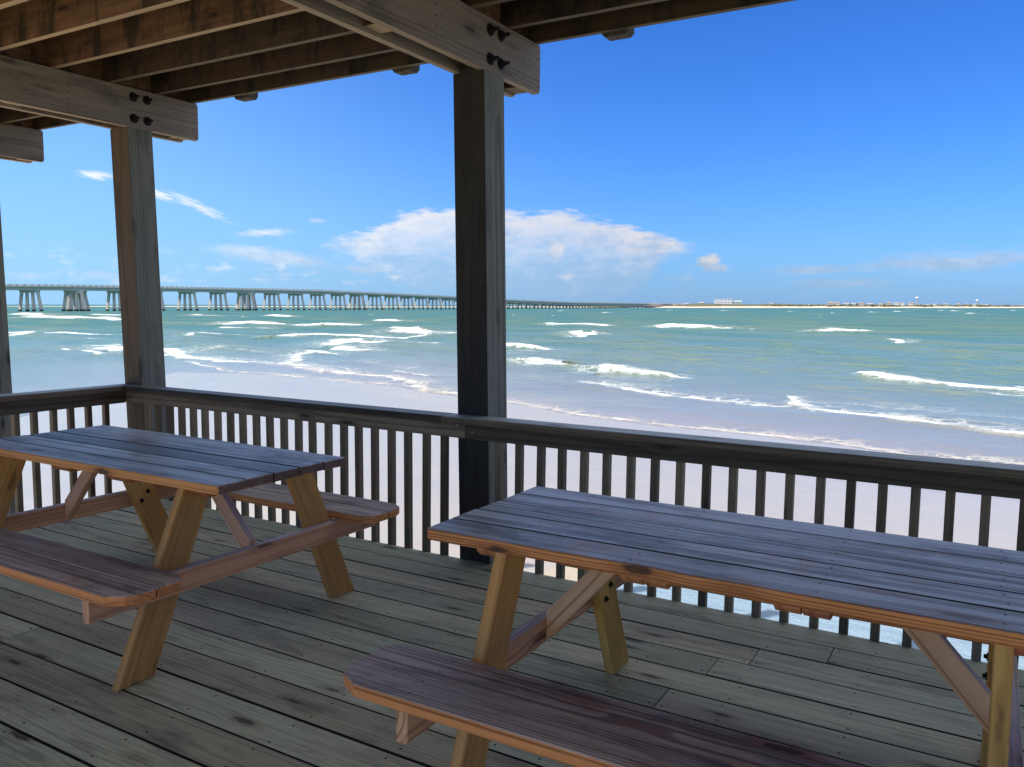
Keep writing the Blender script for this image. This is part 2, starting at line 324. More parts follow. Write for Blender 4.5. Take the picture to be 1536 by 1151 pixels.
# ---- decking
def build_deck():
    root = thing('deck', (0, 0, 0), label='wooden deck of weathered greenish boards with dark gaps and screw heads', cat='deck')
    mb = MB(); y1 = YR+.041; pitch = .1832; x_lo, x_hi = XC-.045, 6.5
    joints = {1: -.55, 2: -.82, 3: -.94, 5: -1.02, 7: -1.0, 9: -4.1, 12: -.6, 14: -3.3}
    for i in range(48):
        b = y1-i*pitch; a = b-pitch+random.uniform(.0085, .0125)
        cuts = [x_lo]
        x = x_lo+random.uniform(1.2, 4.8)
        if i in joints: cuts.append(joints[i]); x = joints[i]+4.88
        while x < x_hi-.4: cuts.append(x); x += 4.88
        cuts.append(x_hi)
        for p, q in zip(cuts[:-1], cuts[1:]):
            dz = random.uniform(-.0012, .0012)
            mb.box(p+.001, q-.001, a, b, -.0275+dz, dz, 'x', ch=.0022)
            if -5.7 < q and p < 4 and b > -.6:
                xs = [XC+.3+.406*k for k in range(0, 24)]
                for xx in xs:
                    if not p+.03 < xx < q-.03: continue
                    for yy in (a+.028, b-.028):
                        mb.disc((xx+random.uniform(-.012, .012), yy+random.uniform(-.006, .006), dz-.001), (0, 0, 1), .0046, .0018, 6, mat=1)
                for xx in (p+.025, q-.025):
                    for yy in (a+.028, b-.028): mb.disc((xx, yy, dz-.001), (0, 0, 1), .0046, .0018, 6, mat=1)
    mb.build('decking', [M['deck'], M['nail']], root)
    mb = MB(); mb.box(XC-.045, 6.5, YR-.03, YR+.008, -.275, -.029, 'x'); mb.build('rim_joist', M['post'], root)
    mb = MB(); mb.box(XC-.045, XC-.007, -5, YR-.032, -.275, -.029, 'y'); mb.build('rim_joist', M['post'], root)
    for k in range(0, 30):
        x = XC+.30+.406*k
        mb = MB(); mb.box(x-.019, x+.019, -4.9, YR-.032, -.265, -.029, 'y', ch=0); mb.build('joist', M['post'], root)
    return root
build_deck()

# ---- posts
POSTS = [(-2.6227, .2005, -.0205), (-5.6341, .2005, -.0374), (-7.752, .2005, -.03), (.42, .2005, -.01)]
PY0 = YR+.040
labels = ['tall square timber post standing between the two railing bays in the middle of the view',
          'tall square timber post with big dark knots rising from the railing corner',
          'square timber post standing outside the side railing at the left edge of the view',
          'square timber post on the seaward edge at the right end of the railing']
for (px, pw, lean), lab in zip(POSTS, labels):
    root = thing('support_post', (px+pw/2, PY0+pw/2, 0), label=lab, cat='post', group='timber posts holding up the floor above')
    org = Vector((px+pw/2, PY0+pw/2, 0))
    z0, z1 = -4.6, BEAM_B-.001
    def sx(z): return lean*(z-.8)
    mb = MB()
    mb.prism([V(px+sx(z0), PY0, z0), V(px+pw+sx(z0), PY0, z0), V(px+pw+sx(z0), PY0+pw, z0), V(px+sx(z0), PY0+pw, z0)], V(sx(z1)-sx(z0), 0, z1-z0), ch=.004, rnd=.5, pith=(.02, -.035))
    t = .046
    mb.prism([V(px+t+sx(z1), PY0+.003, z1), V(px+pw-t+sx(z1), PY0+.003, z1), V(px+pw-t+sx(z1), PY0+pw-.003, z1), V(px+t+sx(z1), PY0+pw-.003, z1)], V(0, 0, BEAM_T-z1-.004), ch=0)
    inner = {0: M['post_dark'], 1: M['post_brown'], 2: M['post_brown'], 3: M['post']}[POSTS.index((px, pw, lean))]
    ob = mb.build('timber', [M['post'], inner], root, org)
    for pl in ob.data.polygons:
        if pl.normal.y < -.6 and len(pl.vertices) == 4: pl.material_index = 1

# ---- double beams bolted into the notched post heads
BL = ['weathered double beam resting on the middle post, its square end over the railing bay',
      'weathered double beam with four dark bolts resting on the corner post',
      'short visible end of the double beam at the far left above the side railing',
      'double beam over the right end of the deck']
for (px, pw, lean), lab in zip(POSTS, BL):
    x0 = px+lean*(BEAM_B-.8); x1 = x0+pw
    org = Vector(((x0+x1)/2, BEAM_E, BEAM_B))
    root = thing('double_beam', org, label=lab, cat='beam', group='double beams under the floor above')
    for s_, (a, b) in enumerate(((x0, x0+.044), (x1-.044, x1))):
        mb = MB(); e = BEAM_E-(.018 if s_ == 0 else 0)
        c = .012
        mb.prism([V(a, -2.0, BEAM_B), V(a, e-c, BEAM_B), V(a, e, BEAM_B+c*1.4), V(a, e, BEAM_T-c*1.2), V(a, e-c, BEAM_T-.001), V(a, -2.0, BEAM_T-.001)], V(b-a, 0, 0), gx=(0, 1, 0), ch=.003)
        if s_ == 1:
            for yy in (BEAM_E-.022, BEAM_E-.05, BEAM_E-.19):
                for zz in (.03, .075, .13, .19, .24):
                    mb.disc((b-.0005, yy+random.uniform(-.006, .006), BEAM_B+zz+random.uniform(-.008, .008)), (1, 0, 0), .004, .0015, 6, mat=1)
            for yy in (3.4, 2.9, 2.2):
                for zz in (.05, .10, .15, .2): mb.disc((b-.0005, yy, BEAM_B+zz), (1, 0, 0), .005, .0015, 6, mat=1)
        mb.build('beam_board', [M['beam'], M['hole']], root, org)
    mb = MB()
    mb.box(x0+.045, x1-.045, BEAM_E-.17, BEAM_E-.03, BEAM_B+.012, BEAM_T-.01, 'x')
    for yy in (3.1, 2.3, 1.5, .5): mb.box(x0+.045, x1-.045, yy-.06, yy+.06, BEAM_B+.02, BEAM_T-.01, 'x')
    mb.build('spacer_block', M['joist'], root, org)
    for yy in (PY0+.055, PY0+.165):
        for zz in (BEAM_B+.065, BEAM_B+.216):
            mb = MB()
            mb.disc((x1-.001, yy, zz), (1, 0, 0), .033, .005, 16); mb.disc((x1+.004, yy, zz), (1, 0, 0), .021, .018, 6); mb.disc((x1+.02, yy, zz), (1, 0, 0), .010, .035, 8)
            mb.build('bolt', M['iron'], root, org)

# ---- the floor above: joists, rim board, boards, feet of the upper railing posts
def build_upper():
    root = thing('upper_floor', (-2, 0, ROOF_B), label='brown joists and boards of the floor above seen from below', cat='ceiling')
    org = Vector((-2, 0, ROOF_B)); H = .235; xa, xb = -9.4, 6.5
    ys = [4.10, 3.72, 3.315, 2.915]+[2.51-.405*k for k in range(12)]
    for jy, y in enumerate(ys):
        mb = MB(); jr = (.18, .38, .60, .72)[jy] if jy < 4 else random.uniform(.55, .85)  # tone falls towards the rim, standing in for the shade there
        for a, b in ((xa, -4.4), (-4.4, .6), (.6, xb)): mb.box(a+.001, b-.001, y-.02, y+.02, ROOF_B+random.uniform(.0005, .002), ROOF_B+H, 'x', rnd=jr+random.uniform(-.05, .05))
        mb.build('joist', M['joist_shaded'] if jy < 2 else M['joist'], root, org)
    mb = MB()
    for a, b in ((xa, -3.9), (-3.9, 1.0), (1.0, xb)): mb.box(a+.001, b-.001, 4.392, 4.43, ROOF_B+.001, ROOF_B+H, 'x', rnd=.12)
    mb.build('rim_board', M['joist_shaded'], root, org)
    for (px, pw, lean) in POSTS:
        x = px+lean*2+pw/2+.03; mb = MB(); yy = [4.392]+[y+.02 for y in ys]; ya = [y-.02 for y in ys]
        mb.box(x-.019, x+.019, 4.122, 4.39, ROOF_B+.004, ROOF_B+H-.004, 'y', ch=0)
        for k in range(len(ys)-1): mb.box(x-.019, x+.019, ys[k+1]+.022, ys[k]-.022, ROOF_B+.004, ROOF_B+H-.004, 'y', ch=0)
        mb.build('blocking', M['joist'], root, org)
    mb = MB(); x = xa; 
    while x < xb:
        mb.box(x, x+.139, -1.95, 4.47, ROOF_B+H+.001, ROOF_B+H+.027, 'y', ch=.002); x += .143  # boards stop short behind the viewer to let more light onto the deck
    mb.build('floor_boards', M['joist'], root, org)
    mb = MB(); mb.box(xa-.1, xb+.1, -2.0, 4.46, ROOF_B+H+.031, ROOF_B+H+.05, 'y', ch=0); mb.build('leak_blocker', M['post'], root, org)  # unseen sheet added to stop sun leaking between the boards
    for x in (-8.05, -6.5, -4.996, -3.487, -1.978, -.47, 1.04, 2.55):
        mb = MB()
        for s_ in (-1, 1):
            a, b = sorted((x+s_*.003, x+s_*.083)); c = .02
            mb.prism([V(a+(c if s_ < 0 else 0), 4.434, ROOF_B-.019), V(b-(c if s_ > 0 else 0), 4.434, ROOF_B-.019), V(b, 4.434, ROOF_B-.019+c), V(b, 4.434, ROOF_B+1.2), V(a, 4.434, ROOF_B+1.2), V(a, 4.434, ROOF_B-.019+c)], V(0, .085, 0), gx=(0, 0, 1), ch=.002)
        mb.build('railing_post', M['joist_dark'], root, org)
build_upper()

# ---- railings
def front_rail():
    org = Vector((-2.6, YR, 0))
    root = thing('railing', org, label='front railing facing the sea with square balusters and a flat cap, brown on this side', cat='railing', group='railings round the deck')
    for a, b in ((XC-.0375, -2.548), (-2.545, 6.5)):
        mb = MB(); mb.box(a, b, YR, YR+.038, .7031, .7945, 'x', rnd=.75 if b < 0 else .12)  # right-hand rail darker: the shade on that side put into its tone
        if b < 0: mb.disc((-2.60, YR+.001, .775), (0, -1, 0), .004, .002, 6, mat=1)
        else: mb.disc((-2.50, YR+.001, .742), (0, -1, 0), .004, .002, 6, mat=1)
        mb.build('top_rail', [M['rail'], M['screw']], root, org)
    mb = MB()
    # cap boards mitred at the corner and notched round the post
    z0, z1 = .7950, .8322; a, b = YR-.076, YR+.054
    mb.prism([V(XC+.076, a, z0), V(-2.66, a, z0), V(-2.66, b, z0), V(XC-.054, b, z0)], V(0, 0, z1-z0), gx=(1, 0, 0))
    mb.build('cap', M['rail'], root, org)
    mb = MB(); mb.prism([V(-2.658, a, z0), V(6.5, a, z0), V(6.5, b, z0), V(-2.658, b, z0)], V(0, 0, z1-z0), gx=(1, 0, 0)); mb.build('cap', M['rail'], root, org)
    xs = [-2.378+.1297*k for k in range(0, 67)]
    xs = [-2.751-.1275*k for k in range(0, 22)]+xs
    for x in xs:
        if .36 < x < .66: continue
        mb = MB(); d = random.uniform(-.003, .003); e = random.uniform(-.006, .006)
        mb.prism([V(x+d, YR+.042, -.25), V(x+.036+d, YR+.042, -.25), V(x+.036+d, YR+.079, -.25), V(x+d, YR+.079, -.25)], V(e, 0, 1.035), ch=.002)
        mb.build('baluster', M['baluster'], root, org)
    mb = MB(); mb.box(XC-.0375, 6.5, YR+.0125, YR+.0395, -.10, -.032, 'x'); mb.build('bottom_rail', M['rail'], root, org)
front_rail()
def side_rail():
    org = Vector((XC, 0, 0))
    root = thing('railing', org, label='dark side railing on the left running back from the corner post', cat='railing', group='railings round the deck')
    mb = MB(); mb.box(XC-.038, XC, -4.9, YR-.003, .7031-.006, .7945, 'y', rnd=.3); mb.build('top_rail', M['rail'], root, org)
    mb = MB(); z0, z1 = .7950, .8322; a, b = YR-.076, YR+.054
    mb.prism([V(XC+.076, -4.9, z0), V(XC+.076, a-.002, z0), V(XC-.054, b-.002, z0), V(XC-.054, -4.9, z0)], V(0, 0, z1-z0), gx=(0, 1, 0)); mb.build('cap', M['rail'], root, org)
    for k in range(-3, 62):
        y = 3.128+.1297*(4-3)-.1297*k
        y = 3.128+.1297*4-.1297*(k+3)
        mb = MB(); d = random.uniform(-.003, .003)
        mb.prism([V(XC-.079, y+d, -.25), V(XC-.042, y+d, -.25), V(XC-.042, y+.036+d, -.25), V(XC-.079, y+.036+d, -.25)], V(0, random.uniform(-.005, .005), 1.035), ch=.002)
        mb.build('baluster', M['baluster'], root, org)
side_rail()

# ---- picnic tables
def picnic_table(loc, rz, hl, leg_x, label, seed, tones=None):
    random.seed(seed)
    root = thing('picnic_table', loc, rz, label=label, cat='picnic table', group='picnic tables on the deck')
    T, th = .7504, .038; side, leg, br = M['table_side'], M['leg'], M['brace']
    mb = MB()
    for i in range(5):
        y0 = -.3604+i*.1452; g = random.uniform(.0035, .0065)
        e0, e1 = random.uniform(-.007, .005), random.uniform(-.007, .005); dz = random.uniform(-.0015, .0015)
        if i in (0, 4): e0 = e1 = 0
        rot = random.uniform(-.001, .001)
        a, b = -hl-e0, hl+e1; c = .006 if i in (0, 4) else .001
        ya, yb = (y0, y0+.1452-g) 
        pl = [V(a+(c if i == 0 else 0), ya, T-th+dz), V(b-(c if i == 0 else 0), ya, T-th+dz), V(b, ya+(c if i == 0 else 0), T-th+dz), V(b, yb-(c if i == 4 else 0), T-th+dz), V(b-(c if i == 4 else 0), yb, T-th+dz), V(a+(c if i == 4 else 0), yb, T-th+dz), V(a, yb-(c if i == 4 else 0), T-th+dz), V(a, ya+(c if i == 0 else 0), T-th+dz)]
        q = []
        for p in pl:
            if not q or (p-q[-1]).length > 1e-4: q.append(p)
        if (q[0]-q[-1]).length < 1e-4: q.pop()
        mb.prism(q, V(0, 0, th), gx=(1, 0, 0), ch=.0035, rnd=(tones or [None]*5)[i])
        for xx in (-leg_x+.02, -.24, .24, leg_x-.02):
            for yy in (ya+.035, yb-.035): mb.disc((xx+random.uniform(-.008, .008), yy+random.uniform(-.006, .006), T+dz-.001), (0, 0, 1), .0034, .0016, 6, mat=1)
    ob = mb.build('tabletop', [side, M['nail'], M['gap_shade'], M['table_end']], root)
    for pl in ob.data.polygons:
        if abs(pl.normal.x) > .8: pl.material_index = 3
        if abs(pl.normal.y) > .3 and pl.material_index == 0 and abs(pl.center.y) < .355: pl.material_index = 2
    for s in (-1, 1):
        mb = MB(); zs = .4371
        for j in (0, 1):
            y0 = .506+j*.1452; y1 = y0+.1412; e = random.uniform(-.004, .004); h = hl+.012
            if j == 0: pl = [(-h+.055, y0), (h-.055, y0), (h, y0+.035), (h+e, y1), (-h+e, y1), (-h, y0+.035)]
            else: pl = [(-h+e, y0), (h+e, y0), (h, y1-.075), (h-.02, y1-.035), (h-.085, y1), (-h+.085, y1), (-h+.02, y1-.035), (-h, y1-.075)]
            dz = random.uniform(-.001, .001)
            mb.prism([V(x, s*y, zs-th+dz) for x, y in pl], V(0, 0, th), gx=(1, 0, 0), ch=.0035)
            for xx in (-leg_x-.018, leg_x+.018):
                for yy in (y0+.035, y1-.035): mb.disc((xx+random.uniform(-.008, .008), s*yy, zs+dz-.001), (0, 0, 1), .0034, .0016, 6, mat=1)
        ob = mb.build('bench_seat', [M['bench'], M['nail'], M['gap_shade']], root)
        for pl in ob.data.polygons:
            if abs(pl.normal.y) > .9 and pl.material_index == 0 and .60 < abs(pl.center.y) < .70: pl.material_index = 2
    for sx in (-1, 1):
        xo = sx*leg_x; xi = sx*(leg_x-.038)
        for sy in (-1, 1):
            mb = MB(); j = random.uniform(-.004, .004)
            mb.prism([V(min(xo, xi), sy*.4995, 0), V(min(xo, xi), sy*.6579, 0), V(min(xo, xi), sy*(.346+j), T-th-.001), V(min(xo, xi), sy*(.2023+j), T-th-.001)], V(.038, 0, 0), gx=(0, -sy*.312, .712), ch=.003)
            lg = mb.build('leg', leg, root)
            for dy, dz in ((.012, .028), (-.028, -.018)):
                for xx, nx in ((xi, -sx),):
                    mb = MB(); mb.disc((xx, sy*(.427+dy), .358+dz), (nx, 0, 0), .012, .004, 10); mb.disc((xx+nx*.003, sy*(.427+dy), .358+dz), (nx, 0, 0), .007, .009, 6)
                    mb.build('bolt', M['iron'], lg)
        mb = MB(); a = xo if sx > 0 else xo-.038
        mb.prism([V(a, -.7814, .399-.09), V(a, .7814, .399-.09), V(a, .7814, .3985), V(a, -.7814, .3985)], V(.038, 0, 0), gx=(0, 1, 0), ch=.003)
        mb.build('crossbeam', br, root)
        # flat cleats under the top
        for x0, x1 in ((leg_x+.001, leg_x+.088), (.142, .209), (.212, .279)):
            mb = MB(); p, q = sorted((sx*x0, sx*x1)); c = .02
            mb.prism([V(p, -.315, T-th-.001), V(p, -.315, T-th-.02), V(p, -.295, T-th-.037), V(p, .295, T-th-.037), V(p, .315, T-th-.02), V(p, .315, T-th-.001)], V(q-p, 0, 0), gx=(0, 1, 0), ch=.002)
            mb.build('cleat', M['cleat'], root)
        mb = MB()
        mb.prism([V(sx*(leg_x-.0015), -.019, .315), V(sx*(leg_x-.0015), -.019, .398), V(sx*(leg_x-.0015), -.019, .42), V(sx*(leg_x-.27), -.019, T-th-.0015), V(sx*(leg_x-.355), -.019, T-th-.0015)], V(0, .038, 0), gx=(-sx*.35, 0, .4), ch=.003)
        mb.build('brace', br, root)
    return root
ta = picnic_table((-3.4425, 2.458, 0.0012), .0032, .8975, .680, 'picnic table on the left by the railing corner with both benches in view', 11, (.66, .78, -.30, .66, .76))
tb = picnic_table((-.612, 2.418, 0.0012), .0091, .912, .667, 'picnic table on the right with bright orange plank edge, cut off by the frame', 5, (.50, .72, .42, .62, .80))
random.seed(21)

# ---------------------------------------------------------------- everything beyond the deck stands in its own level frame
NRM = Vector((-0.008, -0.003, 1.0)).normalized()
def far_frame():
    ex = (Vector((1, 0, 0))-NRM*NRM.x).normalized(); ey = NRM.cross(ex)
    m = Matrix((ex, ey, NRM)).transposed().to_4x4(); m.translation = (0, 0, EYE); return m
SF = far_frame()
HS = 3.5                                       # height of the eye above the water
SEA = SF @ Matrix.Translation((0, 0, -HS))     # origin on the water under the viewer
FOAM=[([(-282.4,150.9,5.42,0.27),(-274.6,152.4,7,0.71),(-248.6,141.5,2.94,0.16)],1.0),([(-220.2,118.0,4.42,0.28),(-217.4,124.1,6.6,0.42),(-192.2,116.9,7,0.51),(-195.5,126.7,4.8,0.33),(-164.2,110.9,2.83,0.22)],1.0),([(-250.5,160.1,6.21,0.33),(-230.3,155.3,5.44,0.31)],1.0),([(-103.2,55.2,2.95,0.11),(-104.0,57.6,4.01,0.15)],0.9),([(-89.7,49.2,3.0,0.13),(-95.9,54.6,5.15,0.21),(-95.4,57.5,3.54,0.14),(-91.4,57.5,1.73,0.07),(-88.2,59.6,1.29,0.05)],0.9),([(-66.9,41.6,1.12,0.04),(-66.0,42.1,1.11,0.04)],0.8),([(-63.6,41.0,1.5,0.05),(-64.2,42.6,2.03,0.07)],0.9),([(-58.2,38.6,2.47,0.1),(-60.1,40.8,3.09,0.12),(-58.5,40.6,2.16,0.09)],1),([(-60.9,36.3,0.73,0.03),(-59.7,36.1,0.71,0.03)],0.8),([(-58.3,36.4,0.99,0.02),(-55.4,35.3,1.31,0.03)],0.8),([(-79.0,49.9,1.52,0.05),(-75.9,48.2,1.42,0.04)],0.8),([(-205.0,165.2,7,0.44),(-201.2,168.0,4.86,0.3)],1.0),([(-194.8,182.2,6.25,0.38),(-173.0,167.2,4.11,0.27)],1.0),([(-135.1,99.4,3.03,0.28),(-130.6,102.5,2.97,0.28)],0.7),([(-111.5,94.4,2.33,0.25),(-115.9,102.9,4.26,0.44),(-103.1,100.0,1.54,0.16),(-98.8,100.3,0.8,0.08)],1.0),([(-96.2,81.6,1.76,0.21),(-90.2,83.6,1.16,0.14)],1.0),([(-95.5,95.1,2.62,0.3),(-92.2,95.0,4.35,0.52),(-93.3,101.4,3.39,0.39),(-90.7,103.2,1.42,0.15)],1.0),([(-106.1,112.7,1.77,0.17),(-92.1,104.9,1.46,0.16)],1.0),([(-74.2,56.0,0.57,0.08),(-78.5,63.4,2.23,0.34),(-73.3,63.1,1.41,0.22),(-65.6,62.6,0.4,0.05)],0.75),([(-65.2,62.8,2.1,0.36),(-65.3,67.2,1.63,0.26),(-58.5,67.2,1.21,0.2),(-51.8,66.5,0.61,0.09),(-52.6,71.0,0.66,0.1)],1.0),([(-109.1,132.2,5.18,0.48),(-105.1,131.0,3.04,0.28)],1.0),([(-73.0,91.2,2.47,0.33),(-66.7,85.1,1.73,0.24)],1.0),([(-61.3,77.1,2.13,0.33),(-61.9,80.8,3.69,0.57),(-53.2,71.7,0.94,0.15)],1.0),([(-59.5,79.6,1.14,0.17),(-55.9,79.3,1.09,0.16),(-55.6,80.8,0.78,0.11),(-52.1,80.5,0.75,0.11)],1.0),([(-48.3,52.0,3.36,0.14),(-52.6,58.0,4.07,0.15),(-46.2,54.7,3.01,0.12),(-43.1,58.1,1.8,0.07),(-41.5,62.0,1.02,0.04)],0.75),([(-44.3,48.5,2.1,0.21),(-41.4,47.1,1.47,0.15)],1),([(-35.2,34.2,0.95,0.08),(-40.9,40.8,1.27,0.09),(-42.2,43.6,1.64,0.12),(-39.0,42.0,0.8,0.06)],0.9),([(-35.4,34.1,1.02,0.07),(-31.9,32.8,1.06,0.08),(-28.3,31.5,0.79,0.06),(-25.8,31.0,0.61,0.05),(-24.2,30.5,0.57,0.04),(-21.3,28.2,0.68,0.06),(-19.5,27.1,0.62,0.06),(-18.3,26.6,0.51,0.05),(-17.0,26.3,0.49,0.04)],1),([(-56.0,41.1,1.67,0.07),(-48.7,36.8,1.91,0.09),(-45.0,35.0,1.43,0.07),(-41.7,34.8,1.3,0.07),(-37.6,34.2,0.74,0.04)],0.95),([(-52.9,38.8,4.57,0.05),(-50.6,42.3,3.72,0.04),(-43.9,40.6,1.23,0.01)],0.45),([(-36.0,36.2,2.97,0.02),(-32.5,38.4,3.99,0.03),(-25.4,34.2,2.9,0.02),(-21.0,32.5,2.08,0.02)],0.42),([(-43.0,33.3,0.66,0.02),(-35.6,29.9,0.52,0.01),(-30.6,29.6,0.54,0.02),(-25.4,28.6,0.52,0.02),(-21.5,28.1,0.41,0.01)],0.7),([(-27.2,34.1,0.38,0.1),(-26.0,33.4,0.24,0.05)],0.9),([(-25.6,33.1,0.3,0.07),(-24.2,32.6,0.23,0.05)],0.9),([(-65.8,125.3,3.57,0.4),(-62.8,127.4,3.6,0.4),(-53.7,120.8,1.02,0.11)],1.0),([(-39.1,79.7,0.53,0.07),(-41.7,86.0,2.33,0.38),(-40.1,84.7,1.03,0.16)],1.0),([(-44.9,119.9,2.38,0.29),(-44.4,127.0,3.86,0.45),(-37.8,118.4,2.78,0.35)],1.0),([(-36.1,117.6,1.16,0.14),(-30.4,117.6,0.88,0.1)],0.8),([(-34.3,57.1,1.5,0.34),(-32.0,56.2,1.27,0.29),(-30.3,55.6,0.53,0.11)],1.0),([(-22.5,40.3,0.49,0.13),(-23.3,42.2,1.24,0.38),(-21.0,40.6,0.84,0.26),(-20.7,41.7,0.34,0.08)],1.0),([(-17.3,38.3,0.61,0.19),(-17.4,39.2,0.94,0.31),(-15.3,38.1,0.64,0.21),(-13.8,37.7,0.62,0.2),(-12.6,37.2,0.28,0.07)],1.0),([(-16.2,33.5,0.43,0.03),(-15.0,32.8,0.7,0.06),(-12.8,31.2,0.71,0.07),(-11.0,30.0,0.58,0.05),(-9.2,29.3,0.54,0.05),(-7.9,29.0,0.52,0.05),(-6.9,28.7,0.44,0.04)],0.85),([(-16.4,26.2,0.56,0.02),(-15.6,25.9,0.62,0.03),(-14.1,25.2,0.58,0.03),(-12.3,24.2,0.52,0.03),(-10.8,23.5,0.49,0.02),(-9.5,23.3,0.41,0.02),(-8.4,23.0,0.34,0.02),(-6.8,22.9,0.33,0.02),(-5.4,22.7,0.32,0.02),(-3.6,22.3,0.26,0.01),(-1.9,21.5,0.21,0.01),(0.5,21.4,0.2,0.01),(2.4,21.2,0.2,0.01)],0.8),([(-19.1,110.2,2.28,0.31),(-18.0,110.9,3.6,0.51),(-15.3,109.8,2.24,0.31),(-14.8,113.0,1.02,0.13)],1.0),([(-10.6,85.7,1.15,0.19),(-9.2,84.9,1.13,0.19),(-7.7,80.6,0.35,0.05)],1.0),([(-6.1,43.8,0.52,0.15),(-5.6,41.9,0.86,0.29),(-4.5,41.1,0.71,0.23),(-3.0,39.8,0.67,0.22),(-1.7,38.6,0.64,0.22),(-0.5,38.1,0.57,0.19),(0.8,37.5,0.65,0.23),(3.0,35.9,0.61,0.22)],1.0),([(-0.1,40.0,0.23,0.04),(0.8,40.2,0.29,0.07),(2.3,39.8,0.28,0.07)],1.0),([(-0.1,36.1,0.3,0.08),(0.7,36.2,0.39,0.12),(2.4,35.7,0.39,0.12)],0.9),([(-7.3,28.6,0.4,0.03),(-6.2,28.7,0.4,0.03)],0.8),([(-6.7,31.1,0.31,0.03),(-6.0,29.2,0.68,0.11),(-5.1,28.1,0.58,0.09),(-4.0,27.7,0.52,0.08),(-2.7,27.0,0.54,0.09),(-1.6,26.5,0.52,0.09),(-0.6,26.2,0.51,0.09),(0.6,25.8,0.54,0.09),(2.6,25.1,0.52,0.09)],0.95),([(-6.2,30.5,0.54,0.01),(-3.9,30.5,1.15,0.01),(-1.9,29.7,1.28,0.01),(0.6,28.8,1.38,0.02),(2.9,28.0,1.33,0.02)],0.45),([(-12.6,31.3,0.87,0.01),(-8.7,30.9,1.02,0.01),(-6.7,30.6,0.66,0.01)],0.4),([(-27.3,45.3,1.95,0.01),(-24.3,43.5,1.75,0.01)],0.3),([(-50.6,478.4,7,0.8),(-46.9,466.4,7,0.54)],0.85),([(-58.1,627.8,7,0.61),(-52.3,607.6,7,0.35)],0.85),([(-26.4,544.8,7,0.7),(-23.4,529.4,7,0.41)],0.85),([(-12.6,368.5,7,0.71),(-9.0,363.0,5.57,0.42)],0.85),([(-56.8,439.3,7,0.57),(-54.4,428.1,5.25,0.33)],0.85),([(-47.2,256.8,2.47,0.25),(-45.5,253.3,1.49,0.15)],0.85),([(-99.6,452.5,7,0.45),(-95.3,440.5,4.32,0.26)],0.85),([(-147.2,324.7,5.96,0.46),(-141.5,318.8,3.47,0.27)],0.85),([(-149.6,503.2,7,0.68),(-143.0,487.7,7,0.39)],0.85),([(3.0,641.8,7,0.62),(5.1,620.5,7,0.36)],0.85),([(-66.3,390.4,3.72,0.25),(-64.0,381.3,2.18,0.15)],0.85),([(-79.2,345.7,3.01,0.23),(-76.8,338.4,1.78,0.13)],0.85),([(-144.0,241.7,2.85,0.27),(-139.9,238.2,1.7,0.16)],0.85),([(-225.7,434.1,7,0.47),(-217.5,420.9,4.76,0.27)],0.85),([(-193.7,227.2,2.17,0.19),(-189.4,223.1,1.3,0.11)],0.85),([(-180.4,158.7,2.77,0.31),(-177.2,156.5,1.66,0.18)],0.85),([(-198.1,541.8,7,0.37),(-189.3,522.9,4.38,0.21)],0.85),([(-4.2,223.8,1.27,0.14),(-3.4,221.4,0.8,0.09)],0.85),([(-40.3,644.4,7,0.42),(-36.9,621.7,5.47,0.24)],0.85),([(-124.7,235.1,1.75,0.17),(-121.8,231.4,1.06,0.1)],0.85),([(-49.5,202.1,1.31,0.16),(-48.2,199.8,0.82,0.1)],0.85)]
SHORE=[(-30.8,3.0),(-28.1,7.9),(-25.2,11.0),(-25.8,13.4),(-27.6,16.0),(-30.8,19.6),(-34.4,23.8),(-37.0,28.0),(-34.6,29.1),(-30.6,29.6),(-25.4,28.6),(-21.4,27.8),(-18.1,26.5),(-15.4,25.6),(-12.1,23.9),(-9.4,23.0),(-6.7,22.6),(-3.6,22.0),(-1.8,21.3),(0.5,21.2),(3.5,21.1),(7.9,20.7),(13.0,20.1)]

SHP = np.array(SHORE)
def seg_dist(px, py, poly):
    """signed distance to a polyline running left to right: + on the far (seaward) side"""
    best = np.full(px.shape, 1e9); sg = np.ones(px.shape); par = np.zeros(px.shape)
    for i in range(len(poly)-1):
        ax, ay = poly[i][:2]; bx, by = poly[i+1][:2]; dx, dy = bx-ax, by-ay; L2 = dx*dx+dy*dy+1e-9
        t = np.clip(((px-ax)*dx+(py-ay)*dy)/L2, 0, 1)
        qx, qy = px-(ax+t*dx), py-(ay+t*dy); d = np.hypot(qx, qy); m = d < best
        best = np.where(m, d, best); sg = np.where(m, np.sign(dx*qy-dy*qx), sg); par = np.where(m, i+t, par)
    return best*np.where(sg == 0, 1, sg), par
LANDPOLY = [(-2000, -3000), (-60, -60), (-34, -12)]+SHORE+[(60, 14), (3000, -500), (3000, -3000)]
def inside(px, py, poly):
    c = np.zeros(px.shape, bool); n = len(poly)
    for i in range(n):
        x1, y1 = poly[i]; x2, y2 = poly[(i+1) % n]
        c ^= ((y1 > py) != (y2 > py)) & (px < (x2-x1)*(py-y1)/(y2-y1+1e-12)+x1)
    return c
def shore_sd(x, y):
    """signed distance to the waterline: + out at sea"""
    d, _ = seg_dist(x, y, SHP)
    return np.abs(d)*np.where(inside(x, y, LANDPOLY), -1.0, 1.0)
def vnoise(x, y, seed):
    r = np.random.default_rng(seed); tbl = r.random((256, 256))
    xi = np.floor(x).astype(int); yi = np.floor(y).astype(int); fx = x-xi; fy = y-yi; fx = fx*fx*(3-2*fx); fy = fy*fy*(3-2*fy)
    g = lambda a, b: tbl[a % 256, b % 256]
    return (g(xi, yi)*(1-fx)+g(xi+1, yi)*fx)*(1-fy)+(g(xi, yi+1)*(1-fx)+g(xi+1, yi+1)*fx)*fy
